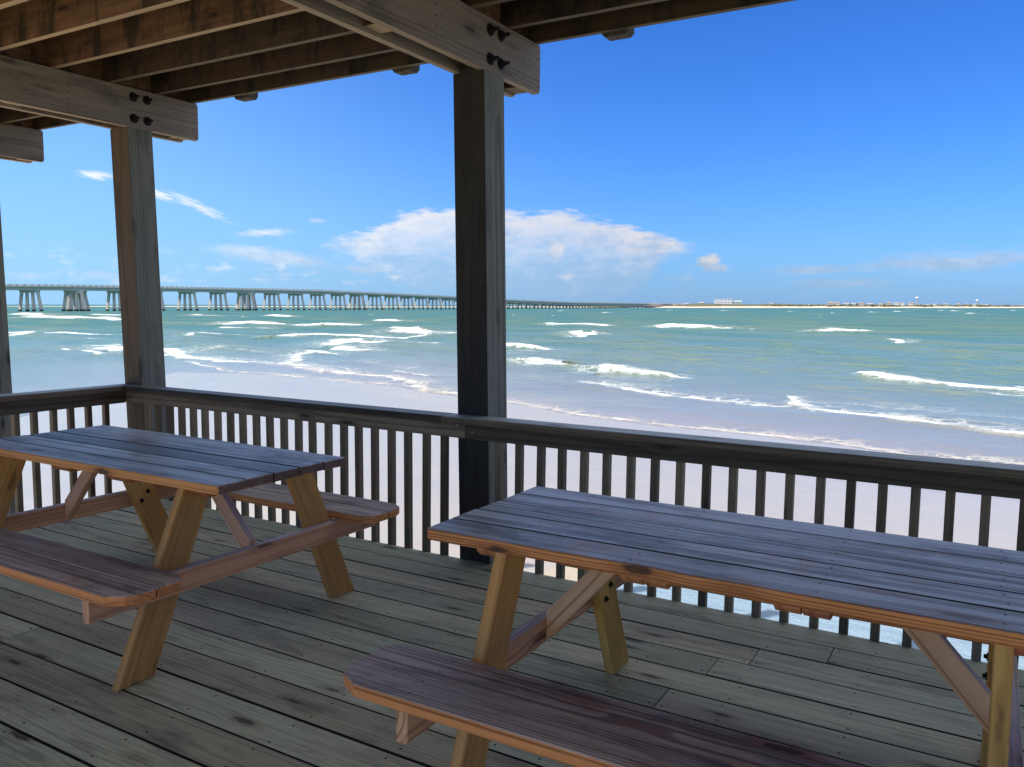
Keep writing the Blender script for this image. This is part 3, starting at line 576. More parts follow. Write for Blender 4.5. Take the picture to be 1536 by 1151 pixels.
def grid_mesh(name, az, rr, zf, mat, attrs=None, label=None):
    A, Rr = np.meshgrid(az, rr, indexing='xy'); x = Rr*np.sin(A); y = Rr*np.cos(A)
    z, at = zf(x, y, Rr)
    nr, na = x.shape; idx = np.arange(nr*na).reshape(nr, na)
    q = np.stack([idx[:-1, :-1], idx[:-1, 1:], idx[1:, 1:], idx[1:, :-1]], -1).reshape(-1, 4)[:, ::-1]
    me = bpy.data.meshes.new(name); me.vertices.add(nr*na); me.vertices.foreach_set('co', np.stack([x, y, z], -1).astype(np.float32).ravel())
    me.loops.add(q.size); me.loops.foreach_set('vertex_index', q.ravel().astype(np.int32))
    me.polygons.add(len(q)); me.polygons.foreach_set('loop_start', (np.arange(len(q))*4).astype(np.int32))
    me.update(calc_edges=True)
    me.polygons.foreach_set('use_smooth', np.ones(len(q), bool))
    for k, v in at.items():
        a = me.attributes.new(k, 'FLOAT', 'POINT'); a.data.foreach_set('value', v.astype(np.float32).ravel())
    me.materials.append(mat); ob = bpy.data.objects.new(name, me); scene.collection.objects.link(ob); ob.matrix_world = SEA
    return tag(ob, label=label, kind='structure')

# ---- water
def sea_height(x, y, r):
    off = shore_sd(x, y)
    wob = (vnoise(x/2.2+31, y/2.2, 3)-.5)*.9+(vnoise(x/.7, y/.7+9, 4)-.5)*.35
    off = off+wob
    dr = np.maximum(.1, r*r/9000)
    env = np.clip(off/25, 0, 1)**.8
    z = np.zeros_like(x)
    rg = np.random.default_rng(5)
    for lam, amp, n in ((22, .16, 5), (11, .10, 6), (5, .055, 7), (2.2, .026, 8), (1.0, .011, 7)):
        fall = np.clip(1.6-2.2*dr/lam, 0, 1) if lam < 20 else np.clip(1.6-dr/lam, 0.15, 1)
        for _ in range(n):
            a = R(205+rg.normal(0, 26)); k = 2*math.pi/(lam*rg.uniform(.7, 1.3)); ph = rg.uniform(0, 6.28)
            w_ = np.sin(k*(x*math.sin(a)+y*math.cos(a))+ph+1.5*(vnoise(x/40, y/40, 8)-.5)*3)
            z += amp/n**.5*fall*(w_+.25*np.abs(w_))*env
    small = (vnoise(x/.35, y/.5, 11)-.5)*.010*np.clip(1.4-dr/.3, 0, 1)*np.clip(off/1.5, 0, 1)
    z += small
    foam = np.zeros_like(x); lace = np.zeros_like(x)
    for pts, I in FOAM:
        P = np.array(pts); wm = P[:, 2].max()*6+3
        m = (x > P[:, 0].min()-wm) & (x < P[:, 0].max()+wm) & (y > P[:, 1].min()-wm) & (y < P[:, 1].max()+wm)
        if not m.any(): continue
        xs, ys = x[m], y[m]
        jit = (vnoise(xs/1.7, ys/1.7, 21)-.5)*min(1.2, P[:, 2].mean()*.9)+(vnoise(xs/.45, ys/.45, 22)-.5)*.35*min(1, P[:, 2].mean())
        d, par = seg_dist(xs, ys, P); s = d+jit
        dabs = np.abs(d); wd = np.interp(par, np.arange(len(P)), P[:, 2])*(.6 if I > .94 else .45); h = (1.15 if I > .94 else .85)*np.interp(par, np.arange(len(P)), P[:, 3])
        # ends taper: distance beyond the end points counts as plain distance
        nz = vnoise(xs/2.5, ys/2.5, 23)
        h = h*(.65+.7*nz)
        front = np.exp(-np.clip(-s, 0, 99)**2/(.55*wd+.15)**2); back = np.exp(-np.clip(s, 0, 99)**2/(2.2*wd+.6)**2)
        prof = np.where(s < 0, front, back)
        z[m] = np.maximum(z[m], z[m]*(1-prof)+h*prof)
        f = np.where(s < 0, np.clip(1.15-1.0*(-s)/wd, 0, 1), np.clip(1.1-.62*s/wd, 0, 1))*I
        foam[m] = np.maximum(foam[m], f)
        lace[m] = np.maximum(lace[m], np.where(s < 0, np.clip(1-(-s)/(wd*1.6+.3), 0, 1), np.clip(1-s/(wd*4+.9), 0, 1))*I*.75)
    rim = np.clip(1-np.abs(off)/.2, 0, 1)*.25
    foam = np.maximum(foam, rim)
    z += .0
    return z+np.clip(off, -.6, 3)*.012, dict(foam=foam, lace=lace, off=np.clip(off, -5, 400))
def water_material():
    m, t, b = new_mat('sea_water')
    at = lambda n: t.node('ShaderNodeAttribute', attribute_name=n).outputs['Fac']
    foam, lace, off = at('foam'), at('lace'), at('off')
    pos = t.node('ShaderNodeTexCoord').outputs['Object']
    px, py, pz = t.xyz(pos)
    n1 = t.noise(pos, .035, 4, .6); n2 = t.noise(pos, .22, 4, .6); n3 = t.noise(pos, 1.6, 4, .65); n4 = t.noise(pos, 6.0, 3, .6)
    offn = t.m('ADD', off, t.m('MULTIPLY', t.m('SUBTRACT', n2, .5), 9.0))
    ramp = t.node('ShaderNodeValToRGB'); t.put(ramp, 0, t.m('DIVIDE', offn, 160.0, clamp=True))
    e = ramp.color_ramp.elements
    cols = [(0.0, (.26, .23, .20)), (.03, (.20, .20, .17)), (.08, (.14, .185, .155)), (.18, (.09, .165, .135)), (.4, (.056, .142, .118)), (1.0, (.042, .130, .110))]
    for i, (p_, c) in enumerate(cols):
        el = e[i] if i < 2 else e.new(p_); el.position = p_; el.color = (*c, 1)
    col = t.mix(t.m('MULTIPLY', t.step(n1, .42, .68), .35), ramp.outputs[0], (.05, .125, .09))
    crest = t.step(t.m('ADD', pz, t.m('MULTIPLY', n3, .1)), .10, .40)
    col = t.mix(t.m('MULTIPLY', crest, .45), col, (.15, .18, .09))       # light through the wave crests over sand
    # foam
    fn = t.m('ADD', t.m('MULTIPLY', n3, .6), t.m('MULTIPLY', n4, .4))
    solid = t.step(t.m('MULTIPLY', foam, t.m('ADD', 1.0, t.m('MULTIPLY', t.m('SUBTRACT', fn, .5), 3.2))), .36, .80)
    gaps = t.noise(t.v('MULTIPLY', pos, (.55, .9, 1)), 1.0, 4, .65)
    near = t.step(off, 26, 8)
    solid = t.m('MULTIPLY', solid, t.m('SUBTRACT', 1.0, t.m('MULTIPLY', near, t.m('MULTIPLY', t.step(gaps, .62, .42), .75))))
    vo = t.node('ShaderNodeTexVoronoi', {'Scale': 1.1, 'Randomness': 1.0}, feature='DISTANCE_TO_EDGE')
    t.put(vo, 'Vector', t.v('ADD', pos, t.v('SCALE', t.comb(n3, n2, n4), 1.3)))
    web = t.step(vo.outputs['Distance'], .14, .02)
    lacem = t.m('MULTIPLY', t.m('MULTIPLY', web, t.step(t.m('MULTIPLY', lace, t.m('ADD', 1.0, t.m('MULTIPLY', t.m('SUBTRACT', n2, .5), 2.5))), .15, .75)), .6)
    fm = t.m('MAXIMUM', solid, lacem)
    fcol = t.mix(t.step(off, 6, 0), (.72, .74, .75), (.60, .56, .50))
    col = t.mix(fm, col, fcol)
    t.put(b, 'Base Color', col)
    t.put(b, 'Roughness', t.m('ADD', t.m('ADD', .14, t.m('MULTIPLY', t.step(off, 5, 120), .2)), t.m('MULTIPLY', fm, .5)))
    b.inputs['IOR'].default_value = 1.33
    t.put(b, 'Specular IOR Level', t.m('SUBTRACT', t.m('SUBTRACT', .24, t.m('MULTIPLY', t.step(off, 10, 120), .16)), t.m('MULTIPLY', fm, .25)))
    h = t.m('ADD', t.m('MULTIPLY', t.noise(t.v('MULTIPLY', pos, (1.0, 1.3, 1)), .7, 5, .6), .55), t.m('MULTIPLY', t.noise(pos, 3.5, 4, .6), .12))
    h = t.m('ADD', h, t.m('MULTIPLY', fm, .12))
    bp = t.node('ShaderNodeBump', {'Strength': t.m('ADD', .12, t.m('MULTIPLY', t.step(off, 1, 25), .75)), 'Distance': .5, 'Height': h})
    t.l.new(bp.outputs[0], b.inputs['Normal'])
    return m
M['sea'] = water_material()
azf = np.concatenate([np.linspace(-118, -70, 60, endpoint=False), np.linspace(-70, 6, 1050, endpoint=False), np.linspace(6, 75, 120)])
rr = [11.0]
while rr[-1] < 9000: rr.append(rr[-1]+max(.11, rr[-1]**2/11000))
rr = rr+[14000, 22000, 34000]
grid_mesh('sea', np.radians(azf), np.array(rr), sea_height, M['sea'], label='green blue sea with white breakers rolling in to the beach')

# ---- beach
POOL = [(-3.6, 7.4), (-3.1, 8.6), (-2.4, 9.3), (-1.0, 9.8), (.8, 10.3), (3.5, 10.8), (9, 11.4), (16, 11.5), (16, 5.5), (4, 5.0), (-1.5, 5.6), (-3.2, 6.4)]
def pool_sd(x, y):
    d, _ = seg_dist(x, y, POOL+[POOL[0]]); return np.where(inside(x, y, POOL), -np.abs(d), np.abs(d))
def beach_height(x, y, r):
    off = shore_sd(x, y)
    inl = -off
    z = np.where(inl > 0, .03*np.minimum(inl, 14)*.55+.012*np.maximum(inl-14, 0), np.maximum(inl*.06, -2.5))
    z += (vnoise(x/6, y/6, 31)-.5)*.05*np.clip(inl/6, 0, 1)+(vnoise(x/1.3, y/1.3, 32)-.5)*.012*np.clip(inl/3, 0, 1)+(vnoise(x/.25, y/.25, 33)-.5)*.002*np.clip(inl/8, 0, 1)
    sd = pool_sd(x, y)+(vnoise(x/1.1, y/1.1, 34)-.5)*.7
    z -= np.clip(.35-sd*.25, 0, .30)*np.clip((inl-3)/3, 0, 1)
    return z, dict(inl=np.clip(inl, -5, 60), pool=np.clip(sd, -3, 20))
def sand_material():
    m, t, b = new_mat('wet_sand')
    at = lambda n: t.node('ShaderNodeAttribute', attribute_name=n).outputs['Fac']
    inl, pool = at('inl'), at('pool'); pos = t.node('ShaderNodeTexCoord').outputs['Object']
    n1 = t.noise(pos, .25, 4, .6); n2 = t.noise(pos, 2.5, 5, .65); n3 = t.noise(pos, 40, 3, .7)
    wet = t.step(t.m('ADD', inl, t.m('MULTIPLY', t.m('SUBTRACT', n1, .5), 7.0)), 17.5, 12.0)
    col = t.mix(wet, (.46, .405, .31), (.36, .322, .258))
    col = t.mix(t.m('MULTIPLY', t.step(n2, .45, .75), .25), col, (.33, .27, .22))
    # swash marks: faint bands that follow the waterline
    bands = t.noise(t.comb(t.m('MULTIPLY', inl, .55), t.m('MULTIPLY', n1, 1.5), 0.0), 1.0, 4, .6)
    col = t.mix(t.m('MULTIPLY', t.step(bands, .48, .62), .30), col, (.42, .35, .26))
    col = t.mix(t.m('MULTIPLY', t.step(bands, .46, .34), .25), col, (.22, .21, .215))
    vo = t.node('ShaderNodeTexVoronoi', {'Scale': 3.2, 'Randomness': 1.0}, feature='F1'); t.put(vo, 'Vector', pos)
    sp = t.step(vo.outputs['Distance'], .055, .03); pick = t.step(t.xyz(vo.outputs['Color'])[0], .8, .85)
    col = t.mix(t.m('MULTIPLY', sp, pick), col, (.85, .83, .8))          # bits of shell
    t.put(b, 'Base Color', col)
    t.put(b, 'Roughness', t.m('SUBTRACT', .75, t.m('MULTIPLY', wet, t.m('ADD', .42, t.m('MULTIPLY', n2, .1)))))
    b.inputs['Specular IOR Level'].default_value = .5
    t.put(b, 'Coat Weight', t.m('MULTIPLY', wet, .32)); b.inputs['Coat Roughness'].default_value = .12; b.inputs['Coat IOR'].default_value = 1.33
    h = t.m('ADD', t.m('MULTIPLY', n3, .015), t.m('MULTIPLY', n2, .5))
    bp = t.node('ShaderNodeBump', {'Strength': .2, 'Distance': .02, 'Height': h}); t.l.new(bp.outputs[0], b.inputs['Normal'])
    return m
M['sand'] = sand_material()
rr = [1.5]
while rr[-1] < 60: rr.append(rr[-1]+max(.10, rr[-1]**2/2500))
rr += [80, 120, 200, 400, 900]
grid_mesh('beach', np.radians(np.linspace(-180, 180, 900)), np.array(rr), beach_height, M['sand'], label='flat beach of wet lavender grey sand')
def pool_water():
    m, t, b = new_mat('pool_water'); pos = t.node('ShaderNodeTexCoord').outputs['Object']
    b.inputs['Base Color'].default_value = (.22, .30, .36, 1); b.inputs['Roughness'].default_value = .12; b.inputs['IOR'].default_value = 1.33
    h = t.m('ADD', t.noise(t.v('MULTIPLY', pos, (.7, 1.5, 1)), 4.0, 4, .6), t.m('MULTIPLY', t.noise(pos, 14, 3, .6), .3))
    bp = t.node('ShaderNodeBump', {'Strength': .8, 'Distance': .06, 'Height': h}); t.l.new(bp.outputs[0], b.inputs['Normal'])
    mb = MB(); xs = np.linspace(-6, 17, 60); ys = np.linspace(5.5, 15, 40)
    X, Y = np.meshgrid(xs, ys); off = shore_sd(X, Y); sd = pool_sd(X, Y)
    idx = {}; vs = []; fs = []
    keep = sd < .8
    for j in range(len(ys)-1):
        for i in range(len(xs)-1):
            if keep[j, i] or keep[j+1, i+1] or keep[j, i+1] or keep[j+1, i]:
                q = []
                for a, c in ((j, i), (j, i+1), (j+1, i+1), (j+1, i)):
                    if (a, c) not in idx:
                        idx[(a, c)] = len(vs); vs.append((xs[c], ys[a], POOLZ))
                    q.append(idx[(a, c)])
                fs.append(q)
    me = bpy.data.meshes.new('tide_pool'); me.from_pydata(vs, [], fs); me.materials.append(m); me.update()
    ob = bpy.data.objects.new('tide_pool', me); scene.collection.objects.link(ob); ob.matrix_world = SEA
    tag(ob, label='rippled blue tide pool lying in the sand close under the deck', kind='structure')
POOLZ = .03*14*.55*.8
pool_water()

# ---- far shore: a sand spit with dunes
LAND = [(-1500, 700), (-1180, 860), (-855, 982), (-722, 1040), (-575, 1060), (-432, 1047), (-341, 1052), (-158, 1183), (-7, 1339), (156, 1471), (495, 1709), (900, 2000), (1600, 2500)]
def shore_at(x): 
    P = np.array(LAND); return float(np.interp(x, P[:, 0], P[:, 1]))
def build_land():
    m, t, b = new_mat('far_sand'); pos = t.node('ShaderNodeTexCoord').outputs['Object']
    pz = t.xyz(pos)[2]; n = t.noise(pos, .03, 4, .6); n2 = t.noise(pos, .12, 4, .6)
    sand = t.mix(n2, (.62, .53, .40), (.50, .42, .31)); scrub = t.mix(n2, (.13, .11, .07), (.06, .075, .045))
    t.put(b, 'Base Color', t.mix(t.step(t.m('ADD', pz, t.m('MULTIPLY', t.m('SUBTRACT', n, .5), 2.5)), 1.5, 2.2), sand, scrub)); b.inputs['Roughness'].default_value = .9
    offs = [(-12, -1.2), (0, -.1), (14, .9), (34, 1.5), (48, 2.0), (60, 3.4), (75, 4.3), (110, 4.0), (200, 3.0), (420, 2.6)]
    xs = np.linspace(-1450, 1500, 420); vs = []; fs = []; P = np.array(LAND)
    for i, x in enumerate(xs):
        y = shore_at(x); dx = 40; nx, ny = -(shore_at(x+dx)-shore_at(x-dx)), 2*dx; L = math.hypot(nx, ny); nx, ny = nx/L, ny/L
        low = float(np.interp(x, [-1450, -700, -430, -350, -150, 20, 200, 1500], [.10, .12, .35, 1.15, 1.0, .85, .42, .5]))
        for j, (o, z) in enumerate(offs):
            zz = z*(low if z > 1.2 else max(low, .6))
            if z > 1.2: zz += (float(vnoise(np.array(x/22.), np.array(o/25.), 41))-.5)*2.2*low
            vs.append((x+nx*o, y+ny*o, zz))
    k = len(offs)
    for i in range(len(xs)-1):
        for j in range(k-1): fs.append((i*k+j, (i+1)*k+j, (i+1)*k+j+1, i*k+j+1))
    me = bpy.data.meshes.new('far_shore'); me.from_pydata(vs, [], fs); me.materials.append(m); me.update()
    for p in me.polygons: p.use_smooth = True
    ob = bpy.data.objects.new('far_shore', me); scene.collection.objects.link(ob); ob.matrix_world = SEA
    tag(ob, label='low sand spit with scrubby dunes across the pass', kind='structure')
build_land()

def far_thing(name, x, y, z, rz, **k):
    o = thing(name, **k); o.matrix_world = SEA @ Matrix.Translation((x, y, z)) @ Matrix.Rotation(rz, 4, 'Z'); return o
def fmat(name, col, rough=.8): return plain(name, col, rough, var=.08, scale=.05)
M['hw'] = fmat('white_siding', (.58, .60, .60)); M['hc'] = fmat('cream_siding', (.46, .42, .36)); M['hg'] = fmat('grey_green_siding', (.30, .36, .35))
M['roof'] = fmat('grey_roof', (.30, .29, .29)); M['roofr'] = fmat('brown_roof', (.27, .22, .19)); M['pane'] = fmat('dark_windows', (.09, .11, .13), .3); M['pile'] = fmat('stilts', (.28, .24, .2))
def house_proto(wall, roof, w_, d, h, lab, grp):
    root = thing('beach_house', label=lab, cat='house', group=grp)
    mb = MB(); mb.box(-w_/2, w_/2, -d/2, d/2, 2.4, 2.4+h, 'z', ch=0); wl = mb.build('wall', M[wall], root)
    mb = MB(); mb.prism([V(-w_/2-.5, -d/2-.5, 2.4+h), V(-w_/2-.5, d/2+.5, 2.4+h), V(-w_/2-.5, 0, 2.4+h+2.2)], V(w_+1, 0, 0), ch=0); mb.build('roof', M[roof], root)
    mb = MB()
    for i in range(4):
        for j in (0, 1): x = -w_/2+w_*(i+.5)/4; mb.box(x-.09*w_, x+.09*w_, -d/2-.04, -d/2-.01, 2.4+h*(.15+.5*j), 2.4+h*(.38+.5*j), 'z', ch=0)
    mb.build('windows', M['pane'], root)
    mb = MB()
    for i in range(4):
        for j in (-1, 1): x = -w_/2+w_*(i+.15)/3.4; mb.box(x, x+.4, j*d/2*.8-.2, j*d/2*.8+.2, -3, 2.4, 'z', ch=0)
    mb.build('stilts', M['pile'], root)
    return root
G = 'houses on the far shore'
protos = [house_proto('hw', 'roof', 9, 8, 4.6, 'small white beach house on stilts in the row along the far shore', G),
          house_proto('hc', 'roofr', 8, 8, 4.2, 'small cream beach house with brown roof in the row along the far shore', G),
          house_proto('hg', 'roof', 10, 8, 3.8, 'small grey green beach house in the row along the far shore', G)]
def copy_tree(o, parent=None):
    c = o.copy(); scene.collection.objects.link(c)
    if parent: c.parent = parent
    for ch in [k for k in o.children]: copy_tree(ch, c)
    return c
rg = random.Random(4)
spots = []
for u in [-208+i*9.2 for i in range(11)]: spots.append((u+rg.uniform(-3, 3), 70, 1.0))
for i in range(9): spots.append((-106+i*10.5+rg.uniform(-4, 4), 95, .72))
for u in (-262, -271, -283): spots.append((u, 90, .7))
for u in (-389, -368): spots.append((u, 95, .95))
for u in (-410, -350, -240, 20, 52, 88, 150): spots.append((u, 100, .5))
used = set()
for i, (x, back, sc) in enumerate(spots):
    k = rg.choice([0, 0, 1, 1, 2]); o = protos[k] if k not in used else copy_tree(protos[k]); used.add(k)
    y = shore_at(x)+back+rg.uniform(-6, 8)
    o.matrix_world = SEA @ Matrix.Translation((x, y, 2.0)) @ Matrix.Rotation(rg.uniform(-.4, .5), 4, 'Z') @ Matrix.Diagonal((sc*.8, sc*.8, sc*.62*rg.uniform(.8, 1.15), 1))
# white seaside block
def condo():
    x0 = -338; root = far_thing('apartment_block', x0, shore_at(x0)+90, 3.2, R(20), label='long white apartment block with stepped roof towers on the far shore', cat='building')
    mb = MB(); mb.box(-12, 12, -6, 6, 0, 5.6, 'z', ch=0)
    for i in range(5): mb.box(-11.5+i*5, -8.8+i*5, -5.9, 5.9, 5.6, 7.8, 'z', ch=0)
    mb.build('wall', M['hw'], root)
    mb = MB()
    for i in range(5): mb.prism([V(-12+i*5, -6.3, 7.8), V(-12+i*5, 6.3, 7.8), V(-12+i*5, 0, 8.9)], V(3.6, 0, 0), ch=0)
    mb.build('roof', M['roof'], root)
    mb = MB()
    for i in range(10):
        for j in (0, 1): mb.box(-11.4+i*2.4, -10.2+i*2.4, -6.05, -6.01, .8+j*2.5, 2.3+j*2.5, 'z', ch=0)
    mb.build('windows', M['pane'], root)
    mb = MB(); mb.box(12.1, 24, -5, 5, 0, 4.5, 'z', ch=0); mb.prism([V(12, -5.5, 4.5), V(12, 5.5, 4.5), V(12, 0, 6.6)], V(12.4, 0, 0), ch=0); mb.build('wing', M['hg'], root)
condo()
def water_tower(x, back, h, r, lab):
    root = far_thing('water_tower', x, shore_at(x)+back, 2.5, 0, label=lab, cat='water tower', group='water towers on the far shore')
    import bmesh
    bm = bmesh.new(); bmesh.ops.create_uvsphere(bm, u_segments=20, v_segments=12, radius=r); bmesh.ops.scale(bm, vec=(1, 1, .72), verts=bm.verts); bmesh.ops.translate(bm, vec=(0, 0, h), verts=bm.verts)
    me = bpy.data.meshes.new('tank'); bm.to_mesh(me); bm.free(); me.materials.append(M['hw'])
    for p in me.polygons: p.use_smooth = True
    o = bpy.data.objects.new('tank', me); scene.collection.objects.link(o); o.parent = root
    mb = MB(); mb.disc((0, 0, -2), (0, 0, 1), .55, h-r*.5+2, 10); mb.build('stem', M['hg'], root)
    for i in range(5):
        a = i*2*math.pi/5; mb = MB(); p = V(r*.72*math.cos(a), r*.72*math.sin(a), 0)
        mb.prism([p+V(-.15, -.15, -2), p+V(.15, -.15, -2), p+V(.15, .15, -2), p+V(-.15, .15, -2)], V(-p.x*.08, -p.y*.08, h-r*.3+2), ch=0); mb.build('leg', M['hg'], root)
water_tower(-111, 95, 11.6, 2.3, 'tall pale water tower above the middle of the row of far houses')
water_tower(-38, 120, 8.2, 2.0, 'short pale water tower at the right end of the far houses')
# scrub and trees on the dunes
def bushes():
    m = fmat('dune_scrub', (.09, .105, .06)); mb = MB(); r2 = random.Random(9)
    vs = []; fs = []
    for i in range(420):
        x = r2.choice([r2.uniform(-400, -150), r2.uniform(-150, 60), r2.uniform(-330, -200), r2.uniform(60, 260)]); y = shore_at(x)+r2.uniform(58, 130); z = 2.2
        s = r2.uniform(1.0, 2.6)*(1 if x < 0 else .6)
        for q in range(7):
            c = V(x+r2.uniform(-s, s)*1.6, y+r2.uniform(-s, s), z+r2.uniform(0, s*.7)); n0 = len(vs)
            for a in range(6): vs.append(tuple(c+V(math.cos(a*1.05)*s*r2.uniform(.5, 1), math.sin(a*1.05)*s*r2.uniform(.5, 1), r2.uniform(-.2, .25)*s)))
            vs.append(tuple(c+V(0, 0, s*.6))); vs.append(tuple(c-V(0, 0, s*.6)))
            for a in range(6): fs += [(n0+a, n0+(a+1) % 6, n0+6), (n0+(a+1) % 6, n0+a, n0+7)]
    me = bpy.data.meshes.new('dune_scrub'); me.from_pydata(vs, [], fs); me.materials.append(m); me.update()
    ob = bpy.data.objects.new('dune_scrub', me); scene.collection.objects.link(ob); ob.matrix_world = SEA
    tag(ob, label='dark scrub covering the dunes of the far shore', kind='stuff')
bushes()

# ---- the long bridge
M['conc'] = plain('bridge_concrete', (.74, .66, .56), .85, var=.12, scale=.4); M['girder'] = plain('girder_concrete', (.60, .56, .50), .8, var=.1, scale=.3)
M['algae'] = plain('dark_pile_foot', (.06, .06, .05), .8); M['parapet'] = plain('parapet_concrete', (.55, .53, .49), .85, var=.1, scale=.3)
BR = [(-441.3,196,13,10.3),(-433.5,217.9,13.4,10.5),(-426.8,239.1,13.6,10.7),(-421.1,259.7,13.7,10.8),(-416.1,279.9,13.7,10.8),(-411.9,299.7,13.7,10.9),(-408.2,319.1,13.6,10.9),(-405,338.3,13.6,10.8),(-402.2,357.2,13.5,10.7),(-399.9,375.8,13.5,10.7),(-397.8,394.3,13.4,10.6),(-396.1,412.5,13.4,10.6),(-394.7,430.7,13,10.6),(-393.4,448.6,12.6,10.6),(-392.4,466.5,12.2,10.2),(-391.6,484.2,11.9,9.9),(-391,501.8,11.6,9.4),(-390.5,519.4,11.2,9.1),(-390.2,536.8,10.9,8.7),(-390,554.2,10.6,8.3),(-390,571.4,10.3,7.9),(-390,588.7,9.9,7.3),(-390.2,605.8,9.5,6.7),(-390.4,622.9,9.1,6.2),(-390.7,640,8.7,5.6),(-391.1,657,8.4,5.3),(-391.6,674,8.2,5),(-392.2,690.9,7.9,4.8),(-392.8,707.7,7.7,4.5),(-393.5,724.6,7.4,4.2),(-394.2,741.4,7.2,4),(-395,758.2,7,3.8),(-395.9,774.9,6.7,3.5),(-396.7,791.7,6.6,3.4),(-397.7,808.3,6.5,3.3),(-398.6,825,6.5,3.3),(-399.7,841.7,6.5,3.2),(-400.7,858.3,6.5,3.1),(-401.8,874.9,6.4,3),(-402.9,891.5,6.3,2.9),(-404.1,908.1,6.3,2.9),(-405.2,924.6,6.3,2.8),(-406.4,941.1,6.3,2.8),(-407.7,957.7,6.2,2.6),(-408.9,974.2,6.2,2.6),(-410.2,990.6,6.1,2.5),(-411.5,1007.1,6.1,2.4),(-412.8,1023.6,6.1,2.3),(-414.2,1040,6.1,2.3),(-415.5,1056.5,6,2.2),(-416.9,1072.9,6,2.1),(-418.3,1089.3,5.9,2),(-419.7,1105.7,5.9,1.9),(-421.2,1122.1,6,1.9),(-422.6,1138.5,5.9,1.8),(-424.1,1154.9,5.9,1.7),(-425.6,1171.3,5.8,1.6),(-427,1187.6,5.8,1.6),(-428.6,1204,5.8,1.5),(-430.1,1220.3,5.7,1.4),(-431.6,1236.7,5.7,1.4),(-433.1,1253,5.7,1.4)]
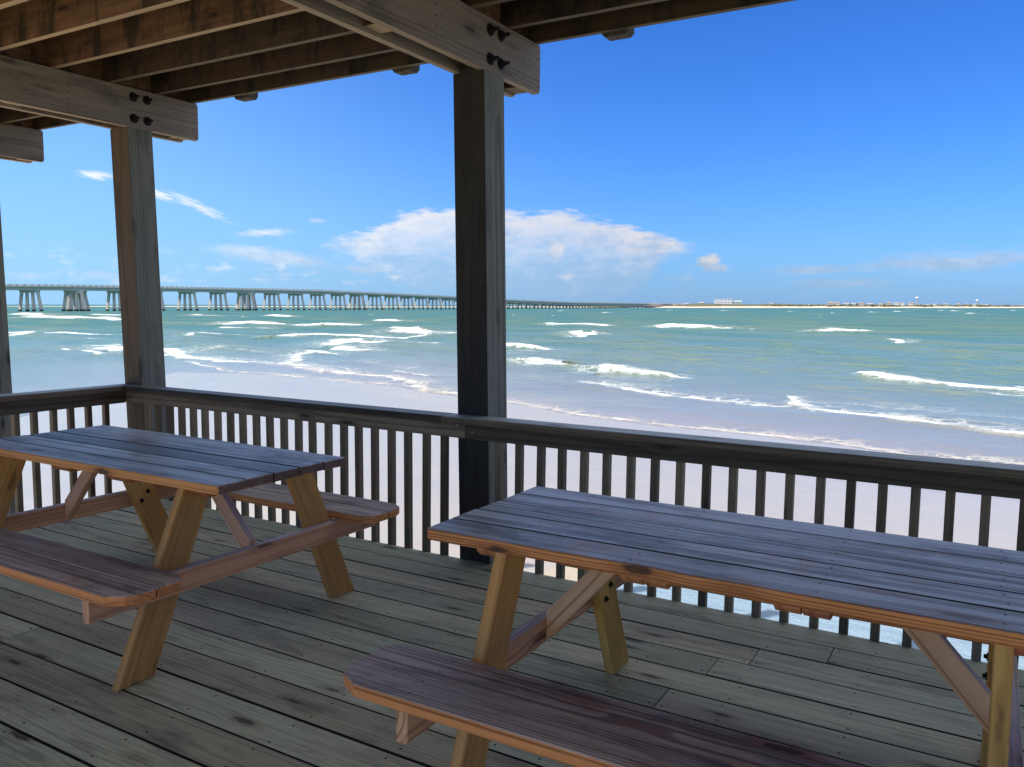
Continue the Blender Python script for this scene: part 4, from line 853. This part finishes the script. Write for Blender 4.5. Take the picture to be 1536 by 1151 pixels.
def bridge():
    root = far_thing('bridge', BR[8][0], BR[8][1], 0, 0, label='long low concrete road bridge on splayed piles receding across the pass', cat='bridge')
    org = Vector((BR[8][0], BR[8][1], 0)); n = len(BR)
    P = [Vector((b[0], b[1], 0)) for b in BR]
    P = [P[0]+(P[0]-P[1])*k for k in (5, 4, 3, 2, 1)]+P; Zt = [BR[0][2]]*5+[b[2] for b in BR]; Zg = [BR[0][3]]*5+[b[3] for b in BR]
    W = 4.6
    def sweep(name, mat, prof, zref):
        """prof: closed outline in (across, height over zref)"""
        vs = []; fs = []; k = len(prof)
        for i, p in enumerate(P):
            t_ = (P[min(i+1, len(P)-1)]-P[max(i-1, 0)]).normalized(); s_ = Vector((t_.y, -t_.x, 0))
            for a, h in prof: vs.append(tuple(p+s_*a+Vector((0, 0, zref(i)+h))-org))
        for i in range(len(P)-1):
            for j in range(k): fs.append((i*k+j, i*k+(j+1) % k, (i+1)*k+(j+1) % k, (i+1)*k+j))
        me = bpy.data.meshes.new(name); me.from_pydata(vs, [], fs); me.materials.append(mat); me.update()
        o = bpy.data.objects.new(name, me); scene.collection.objects.link(o); o.parent = root; return o
    zt = lambda i: Zt[i]; zg = lambda i: Zg[i]
    dk = lambda i: Zt[i]-.95
    sweep('road_deck', M['conc'], [(-W-.5, -.35), (W+.5, -.35), (W+.5, 0), (-W-.5, 0)], dk)
    for a in (-3.6, -1.2, 1.2, 3.6):
        vs = []; fs = []
        for i, p in enumerate(P):
            t_ = (P[min(i+1, len(P)-1)]-P[max(i-1, 0)]).normalized(); s_ = Vector((t_.y, -t_.x, 0))
            for aa, hh in ((a-.35, zg(i)), (a+.35, zg(i)), (a+.35, dk(i)-.36), (a-.35, dk(i)-.36)): vs.append(tuple(p+s_*aa+Vector((0, 0, hh))-org))
        for i in range(len(P)-1):
            for j in range(4): fs.append((i*4+j, i*4+(j+1) % 4, (i+1)*4+(j+1) % 4, (i+1)*4+j))
        me = bpy.data.meshes.new('girder'); me.from_pydata(vs, [], fs); me.materials.append(M['girder']); me.update()
        o = bpy.data.objects.new('girder', me); scene.collection.objects.link(o); o.parent = root
    for s_ in (-1, 1):
        c = s_*(W+.25)
        sweep('parapet', M['parapet'], [(c-.2, 0.002), (c+.2, 0.002), (c+.2, .32), (c-.2, .32)], dk)
        sweep('hand_rail', M['parapet'], [(c-.14, .72), (c+.14, .72), (c+.14, .95), (c-.14, .95)], dk)
        mb = MB()
        for i in range(len(P)-1):
            seg = P[i+1]-P[i]; t_ = seg.normalized(); sd_ = Vector((t_.y, -t_.x, 0)); nn = 7
            for q in range(nn):
                f = q/nn; p = P[i]+seg*f+sd_*c-org; z = (Zt[i]*(1-f)+Zt[i+1]*f)-.95+.32
                hw = .45
                mb.prism([p+V(0, 0, z)-t_*hw-sd_*.12, p+V(0, 0, z)+t_*hw-sd_*.12, p+V(0, 0, z)+t_*hw+sd_*.12, p+V(0, 0, z)-t_*hw+sd_*.12], V(0, 0, .40), ch=0)
        mb.build('rail_posts', M['parapet'], root)
    ax = Vector((math.sin(R(57)), math.cos(R(57)), 0)); al = Vector((-ax.y, ax.x, 0))
    def pile(mb, cx, top, off_t, off_b, o_, hw=.60):
        a = cx+ax*off_t+al*o_[0]+V(0, 0, top); b_ = cx+ax*off_b+al*o_[1]+V(0, 0, 1.0); c_ = b_+(b_-a)*(3.0/(top-1.0))
        q = lambda c, h: [c-ax*h-al*h, c+ax*h-al*h, c+ax*h+al*h, c-ax*h+al*h]
        mb.prism(q(b_, hw), a-b_, mat=0, ch=0); mb.prism(q(c_, hw*1.12), b_-c_, mat=1, ch=0)
    for k, p in enumerate(P):
        i = k-5
        dbl = (i-2) % 5 == 1 and i >= 0
        rel = p-org; top = zg(k)-.004; capz = top-1.25
        if i < 0: continue
        pr = bpy.data.objects.new('pier', None); scene.collection.objects.link(pr); pr.parent = root; pr.location = rel
        mb = MB(); z0 = V(0, 0, 0)
        ofs = (-1.7, 1.7) if dbl else (0,)
        near = i < 24
        for o_ in ofs:
            L = 4.9
            c = al*o_*1.0+ax*0
            mb.prism([c-ax*L-al*.75+V(0, 0, top), c-ax*L-al*.75+V(0, 0, capz+.35), c-ax*(L-.5)-al*.75+V(0, 0, capz), c+ax*(L-.5)-al*.75+V(0, 0, capz), c+ax*L-al*.75+V(0, 0, capz+.35), c+ax*L-al*.75+V(0, 0, top)], al*1.5, ch=0)
        if near:
            mb.build('pier_cap', M['conc'], pr)
            for o_ in ofs:
                for tt, bb in ((-4.0, -5.3), (-1.4, -1.6), (1.4, 1.6), (4.0, 5.3)):
                    m2 = MB(); pile(m2, z0, capz+.02, tt, bb, (o_, o_*1.35)); m2.build('pile', [M['conc'], M['algae']], pr)
        else:
            for o_ in ofs:
                for tt, bb in ((-4.0, -5.3), (-1.4, -1.6), (1.4, 1.6), (4.0, 5.3)): pile(mb, z0, capz+.02, tt, bb, (o_, o_*1.35))
            bpy.data.objects.remove(pr); o = mb.build('pier', [M['conc'], M['algae']], root); o.location = rel
bridge()
